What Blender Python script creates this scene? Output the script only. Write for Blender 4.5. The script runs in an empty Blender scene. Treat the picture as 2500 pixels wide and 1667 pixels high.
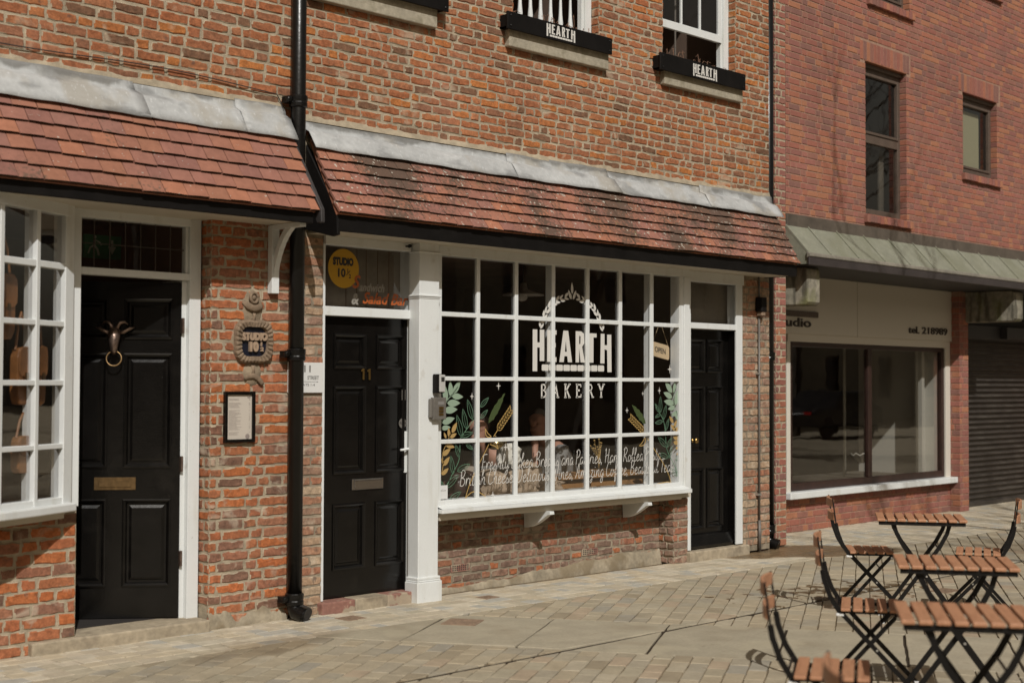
import bpy, math, random
import numpy as np
from mathutils import Vector, Matrix
R_ = math.radians
S = bpy.context.scene
col = S.collection

# ------------------------------------------------------------------ camera, world, sun, exposure
CAM = Vector((0.0, -8.02, 1.63))
phi, pit, rol = R_(45.45), R_(1.67), R_(0.21)
d = Vector((math.sin(phi)*math.cos(pit), math.cos(phi)*math.cos(pit), math.sin(pit)))
r = Vector((math.cos(phi), -math.sin(phi), 0))
u = r.cross(d)
r2 = r*math.cos(rol) + u*math.sin(rol)
u2 = u*math.cos(rol) - r*math.sin(rol)
cd = bpy.data.cameras.new('camera'); cam = bpy.data.objects.new('camera', cd); col.objects.link(cam)
cam.matrix_world = Matrix(((r2.x,u2.x,-d.x,CAM.x),(r2.y,u2.y,-d.y,CAM.y),(r2.z,u2.z,-d.z,CAM.z),(0,0,0,1)))
cd.lens = 50; cd.sensor_width = 36; cd.clip_start = 0.05; cd.clip_end = 400
cd.dof.use_dof = True; cd.dof.focus_distance = 11.5; cd.dof.aperture_fstop = 1.9
S.camera = cam

TOSUN = Vector((-0.60, -1.0, 1.06)).normalized()
w = bpy.data.worlds.new("World"); S.world = w; w.use_nodes = True
nt = w.node_tree; nt.nodes.clear()
sky = nt.nodes.new('ShaderNodeTexSky'); sky.sky_type = 'NISHITA'; sky.sun_disc = False
sky.sun_elevation = math.asin(TOSUN.z); sky.sun_rotation = math.atan2(TOSUN.x, TOSUN.y)
sky.air_density = 1.2; sky.dust_density = 4.0; sky.ozone_density = 0.6
hs = nt.nodes.new('ShaderNodeHueSaturation'); hs.inputs['Saturation'].default_value = 0.35
wm = nt.nodes.new('ShaderNodeMix'); wm.data_type = 'RGBA'; wm.blend_type = 'MULTIPLY'; wm.inputs[0].default_value = 1
wm.inputs[7].default_value = (1.0, 0.88, 0.71, 1)
bg = nt.nodes.new('ShaderNodeBackground'); bg.inputs[1].default_value = 0.068
wo = nt.nodes.new('ShaderNodeOutputWorld')
nt.links.new(sky.outputs[0], hs.inputs['Color']); nt.links.new(hs.outputs[0], wm.inputs[6])
nt.links.new(wm.outputs[2], bg.inputs[0]); nt.links.new(bg.outputs[0], wo.inputs[0])
sl = bpy.data.lights.new('sun', 'SUN'); sl.energy = 5.0; sl.angle = R_(0.5); sl.color = (1.0, 0.98, 0.94)
so = bpy.data.objects.new('sun', sl); col.objects.link(so)
so.rotation_euler = TOSUN.to_track_quat('Z', 'Y').to_euler(); so.location = (0, -10, 12)
S.view_settings.view_transform = 'Standard'; S.view_settings.look = 'None'
S.view_settings.exposure = -0.5; S.view_settings.gamma = 1.0
S.render.engine = 'CYCLES'
S.cycles.use_denoising = True
S.cycles.max_bounces = 8; S.cycles.transparent_max_bounces = 12
S.cycles.caustics_reflective = False; S.cycles.caustics_refractive = False
S.cycles.sample_clamp_indirect = 4

# ------------------------------------------------------------------ materials
def mat(name, base=(.5,.5,.5), rough=.6, metal=0., spec=.5, noise=None, bump=None, ramp=None, isl=None, custom=None):
    """noise=(scale, amount) mottles the colour; bump=(scale, strength); isl=list of colours picked per piece"""
    m = bpy.data.materials.new(name); m.use_nodes = True
    t = m.node_tree; N = t.nodes; L = t.links
    b = N['Principled BSDF']
    b.inputs['Base Color'].default_value = (*base, 1); b.inputs['Roughness'].default_value = rough
    b.inputs['Metallic'].default_value = metal; b.inputs['Specular IOR Level'].default_value = spec
    tc = N.new('ShaderNodeTexCoord'); last = None
    if isl:
        g = N.new('ShaderNodeNewGeometry'); cr = N.new('ShaderNodeValToRGB')
        cr.color_ramp.interpolation = 'CONSTANT' if len(isl) > 5 else 'LINEAR'
        els = cr.color_ramp.elements
        while len(els) < len(isl): els.new(.5)
        for i, c in enumerate(isl):
            els[i].position = i/len(isl) if len(isl) > 5 else i/(len(isl)-1); els[i].color = (*c, 1)
        L.new(g.outputs['Random Per Island'], cr.inputs[0]); last = cr.outputs[0]
    if noise:
        for k, (sc, am) in enumerate(noise if isinstance(noise, list) else [noise]):
            n = N.new('ShaderNodeTexNoise'); n.inputs['Scale'].default_value = sc; n.inputs['Detail'].default_value = 6
            L.new(tc.outputs['Object'], n.inputs['Vector'])
            mr = N.new('ShaderNodeMapRange'); mr.inputs[1].default_value = .3; mr.inputs[2].default_value = .7
            mr.inputs[3].default_value = 1-am; mr.inputs[4].default_value = 1+am*.6
            L.new(n.outputs[0], mr.inputs[0])
            mx = N.new('ShaderNodeVectorMath'); mx.operation = 'SCALE'
            if last is None: mx.inputs[0].default_value = base
            else: L.new(last, mx.inputs[0])
            L.new(mr.outputs[0], mx.inputs['Scale']); last = mx.outputs[0]
    if custom: last = custom(t, tc, last, b)
    if last is not None: L.new(last, b.inputs['Base Color'])
    if bump:
        prev = None
        for sc, st in (bump if isinstance(bump, list) else [bump]):
            n = N.new('ShaderNodeTexNoise'); n.inputs['Scale'].default_value = sc; n.inputs['Detail'].default_value = 8
            L.new(tc.outputs['Object'], n.inputs['Vector'])
            bp = N.new('ShaderNodeBump'); bp.inputs['Strength'].default_value = st; bp.inputs['Distance'].default_value = .004
            L.new(n.outputs[0], bp.inputs['Height'])
            if prev: L.new(prev, bp.inputs['Normal'])
            prev = bp.outputs[0]
        L.new(prev, b.inputs['Normal'])
    return m

def spots(scale, lo, hi, colr, detail=4, amt=1.0, stretch=None, dist=0.0):
    """patches of another colour where a noise passes a threshold"""
    def f(t, tc, last, b, base=None):
        N, L = t.nodes, t.links
        n = N.new('ShaderNodeTexNoise'); n.inputs['Scale'].default_value = scale; n.inputs['Detail'].default_value = detail
        n.inputs['Distortion'].default_value = dist
        src = tc.outputs['Object']
        if stretch:
            mp = N.new('ShaderNodeMapping'); mp.inputs['Scale'].default_value = stretch
            L.new(src, mp.inputs[0]); src = mp.outputs[0]
        L.new(src, n.inputs['Vector'])
        mr = N.new('ShaderNodeMapRange'); mr.inputs[1].default_value = lo; mr.inputs[2].default_value = hi
        mr.inputs[4].default_value = amt
        L.new(n.outputs[0], mr.inputs[0])
        mx = N.new('ShaderNodeMix'); mx.data_type = 'RGBA'
        L.new(mr.outputs[0], mx.inputs[0])
        if last is None: mx.inputs[6].default_value = b.inputs['Base Color'].default_value
        else: L.new(last, mx.inputs[6])
        mx.inputs[7].default_value = (*colr, 1)
        return mx.outputs[2]
    return f
def chain(*fs):
    def f(t, tc, last, b):
        for g in fs: last = g(t, tc, last, b)
        return last
    return f

def moss(colr, lo, hi, amt, s1=2.0, s2=42, k=.55):
    def f(t, tc, last, b):
        N, L = t.nodes, t.links; mp = N.new('ShaderNodeMapping'); mp.inputs['Scale'].default_value = (1,1,.5); L.new(tc.outputs['Object'], mp.inputs[0])
        n1 = N.new('ShaderNodeTexNoise'); n1.inputs['Scale'].default_value = s1; n1.inputs['Detail'].default_value = 5; L.new(mp.outputs[0], n1.inputs['Vector'])
        n2 = N.new('ShaderNodeTexNoise'); n2.inputs['Scale'].default_value = s2; n2.inputs['Detail'].default_value = 6; L.new(tc.outputs['Object'], n2.inputs['Vector'])
        a = N.new('ShaderNodeMath'); a.operation = 'MULTIPLY_ADD'; a.inputs[1].default_value = k; L.new(n2.outputs[0], a.inputs[0]); L.new(n1.outputs[0], a.inputs[2])
        mr = N.new('ShaderNodeMapRange'); mr.inputs[1].default_value = lo; mr.inputs[2].default_value = hi; mr.inputs[4].default_value = amt; L.new(a.outputs[0], mr.inputs[0])
        mx = N.new('ShaderNodeMix'); mx.data_type = 'RGBA'; mx.inputs[7].default_value = (*colr,1); L.new(mr.outputs[0], mx.inputs[0]); L.new(last, mx.inputs[6]); return mx.outputs[2]
    return f
BR_RED = [(.35,.13,.07),(.37,.14,.072),(.33,.125,.072),(.31,.13,.08),(.41,.15,.062),(.36,.14,.08),(.29,.125,.08),(.25,.115,.078),(.37,.155,.092),(.34,.12,.062),(.38,.155,.085),(.33,.13,.075),(.34,.125,.068),(.43,.16,.06),(.19,.10,.07),(.35,.14,.082)]
BR_RED = [(a*1.0,b*1.0,c*.84) for a,b,c in BR_RED]
BR_OLD = [(a,b,c*.88) for a,b,c in [(.36,.125,.065),(.31,.12,.072),(.41,.13,.055),(.30,.13,.088),(.24,.12,.09),(.34,.14,.082),(.33,.15,.10),(.20,.11,.085),(.37,.14,.075),(.42,.14,.06),(.35,.13,.07)]]
BR_BUFF = [(.36,.22,.14),(.38,.25,.16),(.33,.17,.105),(.42,.31,.21),(.31,.19,.13),(.35,.16,.095),(.38,.26,.17),(.29,.18,.13),(.36,.20,.125)]
BR_MOD = [(a*1.0,b*1.22,c*1.27) for a,b,c in [(.30,.095,.065),(.275,.09,.065),(.325,.105,.065),(.25,.088,.068),(.35,.125,.07),(.295,.10,.075),(.265,.10,.072),(.22,.09,.07)]]
brick_noise = dict(noise=[(26,.32),(80,.24),(1.1,.2)], bump=[(90,.5),(24,.5)], rough=.92, spec=.2)
M = {}
M['brick_red'] = mat('old_red_brick', isl=BR_RED, custom=chain(spots(5,.60,.70,(.43,.345,.25),7,.60,dist=.8), spots(1.3,.56,.72,(.30,.155,.105),5,.5), spots(17,.65,.72,(.09,.06,.05),6,.6)), **brick_noise)
M['brick_old'] = mat('worn_brick', isl=BR_OLD, custom=chain(spots(6,.58,.68,(.46,.38,.29),7,.62,dist=.8), spots(16,.64,.71,(.09,.06,.05),6,.6)), **brick_noise)
M['brick_dirty'] = mat('sooty_brick', isl=[(.24,.14,.095),(.27,.14,.09),(.20,.13,.095),(.32,.145,.085),(.25,.155,.115),(.38,.14,.065),(.22,.14,.105),(.29,.17,.12),(.19,.12,.09),(.30,.13,.08)], custom=chain(spots(6,.55,.66,(.36,.29,.21),7,.6,dist=.8), spots(14,.58,.68,(.08,.055,.04),6,.6)), **brick_noise)
M['brick_buff'] = mat('bleached_brick', isl=BR_BUFF, custom=chain(spots(10,.55,.68,(.50,.42,.32),6,.6), spots(18,.62,.7,(.10,.07,.055),6,.7)), **brick_noise)
M['brick_mod'] = mat('machine_made_brick', isl=BR_MOD, noise=[(30,.12),(.9,.15)], bump=[(60,.3)], rough=.9, spec=.2, custom=spots(22,.66,.74,(.08,.04,.035),6,.5))
M['mortar'] = mat('sandy_mortar', (.365,.305,.22), .95, spec=.1, noise=[(14,.25),(1.3,.12)], bump=[(140,.9),(30,.8)], custom=spots(3,.58,.68,(.24,.20,.15),5,.6))
M['mortar_dark'] = mat('grey_mortar', (.27,.225,.165), .95, spec=.1, noise=[(14,.3),(2,.2)], bump=[(140,.9),(30,.8)], custom=spots(5,.55,.66,(.15,.12,.09),5,.7))
M['mortar_mod'] = mat('pink_mortar', (.32,.20,.145), .95, spec=.1, noise=(20,.2), bump=(120,.5))
M['render'] = mat('cement_skim', (.30,.255,.185), .95, spec=.1, noise=[(5,.3),(30,.2)], bump=[(60,.9),(12,.9)], custom=spots(4,.5,.62,(.17,.13,.08),5,.7))
M['lead'] = mat('weathered_lead', (.43,.44,.44), .55, spec=.3, noise=[(3,.12),(24,.10)], bump=[(12,.7),(60,.3)],
    custom=chain(spots(3.2,.52,.62,(.30,.27,.22),5,.6,(1,1,.5)), spots(26,.60,.72,(.55,.56,.56),4,.6,(2,2,.3)), spots(2.4,.55,.64,(.12,.12,.12),6,.7,(1.2,1,3))))
def patina(zt):
    def f(t, tc, last, b):
        N, L = t.nodes, t.links
        sx = N.new('ShaderNodeSeparateXYZ'); L.new(tc.outputs['Object'], sx.inputs[0])
        n = N.new('ShaderNodeTexNoise'); n.inputs['Scale'].default_value = 4.5; n.inputs['Detail'].default_value = 7
        L.new(tc.outputs['Object'], n.inputs['Vector'])
        a = N.new('ShaderNodeMath'); a.operation = 'MULTIPLY_ADD'; a.inputs[1].default_value = .20; L.new(n.outputs[0], a.inputs[0]); L.new(sx.outputs['Z'], a.inputs[2])
        mr = N.new('ShaderNodeMapRange'); mr.inputs[1].default_value = zt+.10; mr.inputs[2].default_value = zt+.125; mr.inputs[4].default_value = .8; L.new(a.outputs[0], mr.inputs[0])
        mx = N.new('ShaderNodeMix'); mx.data_type = 'RGBA'; mx.inputs[7].default_value = (.155,.15,.14,1); L.new(mr.outputs[0], mx.inputs[0]); L.new(last, mx.inputs[6]); return mx.outputs[2]
    return f
LS = [spots(3.2,.52,.62,(.30,.27,.22),5,.6,(1,1,.5)), spots(26,.60,.72,(.55,.56,.56),4,.6,(2,2,.3)), spots(2.4,.55,.64,(.12,.12,.12),6,.5,(1.2,1,3))]
M['lead1'] = mat('weathered_lead_a', (.40,.405,.40), .55, spec=.3, noise=[(3,.12),(24,.10)], bump=[(9,.35),(60,.3)], custom=chain(*LS, patina(3.485)))
M['lead2'] = mat('weathered_lead_b', (.40,.405,.40), .55, spec=.3, noise=[(3,.12),(24,.10)], bump=[(9,.35),(60,.3)], custom=chain(*LS, patina(3.425)))
M['lead_dark'] = mat('dark_lead', (.17,.17,.165), .6, spec=.3, noise=[(5,.3),(30,.2)], bump=[(12,.8),(80,.3)], custom=spots(6,.55,.68,(.34,.34,.33),5,.8,(1,1,2)))
TL = [(a*.88,b*.97,c*.97) for a,b,c in [(.33,.13,.088),(.35,.138,.092),(.31,.125,.088),(.34,.135,.085),(.32,.13,.095),(.36,.14,.09),(.30,.12,.085),(.335,.135,.10),(.40,.15,.09),(.30,.13,.10),(.28,.115,.09),(.33,.13,.09)]]
M['tile1'] = mat('clay_tile', isl=[(a*.93,b*.95,c*.95) for a,b,c in TL], rough=.85, spec=.25, noise=[(22,.12),(3,.1)], bump=[(70,.3),(14,.3)],
    custom=chain(moss((.10,.07,.05), .86, .97, .75, 1.6), spots(40,.72,.745,(.45,.42,.36),2,.8)))
M['tile2'] = mat('mossy_clay_tile', isl=TL, rough=.88, spec=.25, noise=[(22,.14),(3,.12)], bump=[(70,.35),(14,.3)],
    custom=chain(moss((.075,.055,.04), .72, .86, .85), spots(55,.58,.68,(.11,.08,.06),3,.55), spots(30,.655,.685,(.46,.43,.36),3,.85), spots(13,.685,.71,(.40,.37,.31),5,.7), spots(9,.68,.74,(.16,.15,.06),5,.6)))
M['tile_edge'] = mat('shaded_dirty_tile_edge', (.05,.036,.026), .95, spec=.1, noise=(30,.4))  # dirt plus the shadow line under each tile row, put into the colour
M['black'] = mat('black_gloss_paint', (.0045,.0040,.0036), .20, spec=.42, noise=(8,.3), bump=[(18,.14),(120,.12)], custom=chain(spots(110,.74,.78,(.09,.08,.07),3,.8), spots(5,.58,.72,(.012,.0105,.009),6,.6)))
M['black_matt'] = mat('black_weathered_paint', (.0075,.0065,.006), .55, spec=.15, noise=(8,.3), bump=[(40,.3)])
M['black_verge'] = mat('dark_grey_board', (.035,.031,.03), .55, noise=(12,.3), bump=[(40,.3)])
M['iron'] = mat('black_cast_iron', (.0055,.005,.0045), .3, spec=.35, noise=(12,.3), bump=[(30,.35)])
M['white'] = mat('white_gloss_paint', (.645,.66,.65), .42, spec=.4, noise=[(5,.03),(60,.02)], bump=[(25,.12)], custom=chain(spots(48,.72,.77,(.30,.25,.18),3,.7), spots(3.5,.56,.72,(.50,.49,.44),6,.45,(3,3,.5)), spots(9,.66,.74,(.40,.36,.29),6,.35)))
M['cream'] = mat('cream_paint', (.52,.47,.385), .6, noise=[(4,.06)], bump=[(25,.15)])
M['stone'] = mat('stone_sill', (.36,.32,.245), .95, spec=.15, noise=[(28,.18),(4,.15)], bump=[(120,.6),(30,.5)], custom=spots(8,.52,.66,(.17,.15,.10),6,.6))
M['step'] = mat('worn_concrete_step', (.36,.30,.215), .9, spec=.2, noise=[(30,.2),(5,.2)], bump=[(120,.5),(20,.6)], custom=spots(6,.55,.68,(.14,.11,.08),6,.6))
M['step_red'] = mat('painted_step', (.25,.12,.09), .8, noise=[(30,.2)], bump=[(80,.6)], custom=chain(spots(6,.5,.54,(.34,.28,.20),6,.9), spots(30,.6,.7,(.40,.3,.2),3,.6)))
M['dark_floor'] = mat('dark_mat', (.018,.014,.012), .8)
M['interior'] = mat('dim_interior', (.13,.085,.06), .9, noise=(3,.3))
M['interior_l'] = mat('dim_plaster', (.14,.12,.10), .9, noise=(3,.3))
M['matchboard'] = mat('brown_matchboard', (.165,.14,.105), .8, noise=[(3,.2),(30,.1)])
M['int_white'] = mat('white_partition', (.62,.61,.58), .6)
M['teak'] = mat('oiled_acacia', (.30,.125,.055), .5, spec=.35, isl=[(.40,.195,.105),(.43,.215,.118),(.38,.185,.10),(.45,.225,.125)], noise=[(40,.1)], bump=[(60,.25)], custom=chain(spots(14,.50,.66,(.27,.12,.062),6,.55,(6,.45,6)), spots(22,.60,.72,(.52,.30,.17),5,.4,(5,.4,5))))
M['steel'] = mat('black_powder_steel', (.007,.0062,.0058), .38, spec=.35)
M['zinc'] = mat('galvanised', (.40,.38,.34), .45, metal=.6, noise=(20,.2))
M['nylon'] = mat('white_nylon', (.7,.7,.68), .4)
M['brass'] = mat('brass', (.45,.30,.11), .3, metal=1, noise=(30,.2))
M['brass_old'] = mat('tarnished_brass', (.22,.14,.065), .42, metal=.9, noise=(30,.3))
M['bronze'] = mat('bronze', (.27,.20,.165), .36, metal=.9, noise=(50,.35), bump=[(60,.6)])
M['chrome'] = mat('chrome', (.45,.43,.41), .25, metal=1)
M['grey_pl'] = mat('grey_metal', (.19,.175,.155), .45, metal=.4, noise=(20,.15))
M['silver'] = mat('silver_plastic', (.42,.41,.39), .4)
M['plate'] = mat('white_sign_face', (.62,.615,.60), .5)
M['ink'] = mat('black_ink', (.025,.022,.02), .6)
M['ink_grey'] = mat('grey_ink', (.19,.18,.17), .6)
M['paper'] = mat('menu_paper', (.48,.43,.37), .6)
M['paper_line'] = mat('menu_print', (.24,.20,.18), .7)
M['clay'] = mat('modelled_clay', (.205,.145,.095), .9, noise=(25,.3), bump=[(50,.9),(15,.8)])
M['cement_bed'] = mat('plaque_cement', (.26,.20,.135), .95, noise=(18,.25), bump=[(60,.9),(16,.8)])
M['clay_text'] = mat('clay_letter', (.33,.23,.155), .8, noise=(25,.15), bump=[(50,.4)])
M['navy'] = mat('navy_glaze', (.009,.011,.022), .35, noise=(20,.4), bump=[(30,.6)])
M['yellow'] = mat('yellow_vinyl', (.46,.255,.012), .5)
M['orange'] = mat('orange_vinyl', (.36,.085,.018), .5)
M['ghost'] = mat('scraped_vinyl', (.24,.22,.19), .7)
M['sign_w'] = mat('white_vinyl_paint', (.58,.56,.52), .6)
M['mint'] = mat('mint_paint', (.24,.32,.235), .6)
M['fern'] = mat('green_paint', (.105,.20,.125), .6)
M['olive'] = mat('dark_leaf_paint', (.045,.068,.02), .6)
M['gold'] = mat('mustard_paint', (.36,.235,.085), .6)
M['gold2'] = mat('ochre_line_paint', (.46,.30,.10), .6)
M['wood_sign'] = mat('pale_plywood', (.55,.42,.26), .6, noise=(30,.06))
M['string'] = mat('string', (.35,.25,.14), .9)
M['twig'] = mat('dry_twig', (.20,.11,.07), .9)
M['hose'] = mat('pvc_conduit', (.13,.115,.10), .5, noise=(10,.3))
M['rust'] = mat('rusty_cover', (.24,.165,.11), .85, noise=(30,.3), bump=[(60,.6)])
M['skin'] = mat('skin', (.36,.19,.13), .6)
M['hair'] = mat('grey_hair', (.12,.10,.085), .8)
M['hair_d'] = mat('brown_hair', (.035,.02,.013), .8)
M['shirt'] = mat('grey_shirt', (.17,.165,.155), .85, bump=[(10,.5)])
M['coat'] = mat('beige_coat', (.30,.25,.195), .9, bump=[(10,.5)])
M['int_wood'] = mat('oak_table', (.30,.155,.06), .5, noise=(8,.2))
M['hessian'] = mat('hessian', (.33,.25,.175), .95, noise=[(12,.2)], bump=[(90,.8),(14,.9)])
M['linen'] = mat('white_linen', (.55,.53,.47), .9, bump=[(16,1.),(60,.4)])
M['gold_metal'] = mat('polished_gold', (.42,.32,.16), .22, metal=1)
M['leather'] = mat('tan_leather', (.27,.11,.032), .5, noise=[(9,.35)], bump=[(30,.5)])
M['exit'] = mat('green_exit_face', (.03,.16,.08), .5)
M['exit_w'] = mat('exit_pictogram', (.40,.42,.36), .5)
M['came'] = mat('lead_came', (.055,.045,.038), .6)
M['frame_br'] = mat('brown_metal_frame', (.095,.068,.052), .5, noise=(10,.15))
M['mahog'] = mat('mahogany_frame', (.034,.016,.012), .4, noise=(10,.3))
M['copper'] = mat('green_copper', (.205,.205,.155), .75, noise=[(4,.14),(26,.12)], bump=[(16,.5),(60,.3)], custom=chain(spots(2.2,.46,.62,(.15,.15,.10),5,.7), spots(40,.68,.74,(.42,.42,.36),3,.6)))
M['leadband'] = mat('stained_lead_edge', (.20,.18,.145), .75, noise=[(6,.25),(30,.2)], bump=[(30,.5)])
M['band_br'] = mat('brown_flashing', (.10,.08,.062), .6, noise=[(4,.3),(20,.15)], bump=[(20,.4)])
M['fascia_br'] = mat('dark_brown_metal', (.045,.036,.034), .55, noise=(6,.25))
M['sign_panel'] = mat('cream_sign_panel', (.58,.54,.47), .5)
M['dark_letter'] = mat('dark_brown_letter', (.035,.024,.018), .5)
M['beamstone'] = mat('mossy_concrete', (.26,.235,.18), .95, noise=[(18,.3),(5,.3)], bump=[(50,1.),(14,1.)],
    custom=chain(spots(6,.48,.60,(.055,.05,.035),6,.8,(1.5,1.5,.4)), spots(4,.54,.68,(.15,.155,.045),5,.6,(1,1,.6))))
M['shutter'] = mat('brown_steel_shutter', (.065,.055,.047), .42, metal=.35, noise=[(6,.25)], custom=spots(9,.52,.70,(.14,.125,.105),5,.45,(.4,1,2)))
M['shut_dark'] = mat('shutter_guide', (.03,.027,.027), .5)
M['blind'] = mat('pale_roller_blind', (.48,.46,.32), .8)
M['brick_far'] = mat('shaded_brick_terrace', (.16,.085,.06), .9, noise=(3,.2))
M['opp'] = mat('cream_render_wall', (.40,.35,.27), .9, noise=(2,.1))
M['opp_win'] = mat('dark_opposite_window', (.03,.03,.03), .3)
M['bark'] = mat('bark', (.07,.055,.04), .9, noise=(10,.3))
M['carpaint'] = mat('black_car_paint', (.008,.008,.009), .2)
M['red_lens'] = mat('red_lens', (.35,.01,.01), .3)
M['rubber'] = mat('tyre_rubber', (.015,.015,.015), .8)

def glass_mat(name, tint=(1,1,1), boost=1.5, rough=0.0):
    m = bpy.data.materials.new(name); m.use_nodes = True; t = m.node_tree; t.nodes.clear()
    tr = t.nodes.new('ShaderNodeBsdfTransparent'); tr.inputs[0].default_value = (*tint, 1)
    gl = t.nodes.new('ShaderNodeBsdfGlossy'); gl.inputs['Roughness'].default_value = rough
    fr = t.nodes.new('ShaderNodeFresnel'); ge = t.nodes.new('ShaderNodeNewGeometry')
    im = t.nodes.new('ShaderNodeMapRange'); im.inputs[3].default_value = 1.5; im.inputs[4].default_value = 1/1.5
    t.links.new(ge.outputs['Backfacing'], im.inputs[0]); t.links.new(im.outputs[0], fr.inputs[0])
    mu = t.nodes.new('ShaderNodeMath'); mu.operation = 'MULTIPLY'; mu.inputs[1].default_value = boost; mu.use_clamp = True
    tc = t.nodes.new('ShaderNodeTexCoord'); n = t.nodes.new('ShaderNodeTexNoise'); n.inputs['Scale'].default_value = 2.2
    bp = t.nodes.new('ShaderNodeBump'); bp.inputs['Strength'].default_value = .04; bp.inputs['Distance'].default_value = .02
    mx = t.nodes.new('ShaderNodeMixShader'); o = t.nodes.new('ShaderNodeOutputMaterial')
    L = t.links
    L.new(tc.outputs['Object'], n.inputs[0]); L.new(n.outputs[0], bp.inputs['Height']); L.new(bp.outputs[0], gl.inputs['Normal'])
    L.new(fr.outputs[0], mu.inputs[0]); L.new(mu.outputs[0], mx.inputs[0]); L.new(tr.outputs[0], mx.inputs[1]); L.new(gl.outputs[0], mx.inputs[2])
    L.new(mx.outputs[0], o.inputs[0])
    return m
M['glass'] = glass_mat('old_window_glass', boost=2.1)
M['glass_dk'] = glass_mat('plate_glass', (.75,.74,.70), 2.2)

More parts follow.
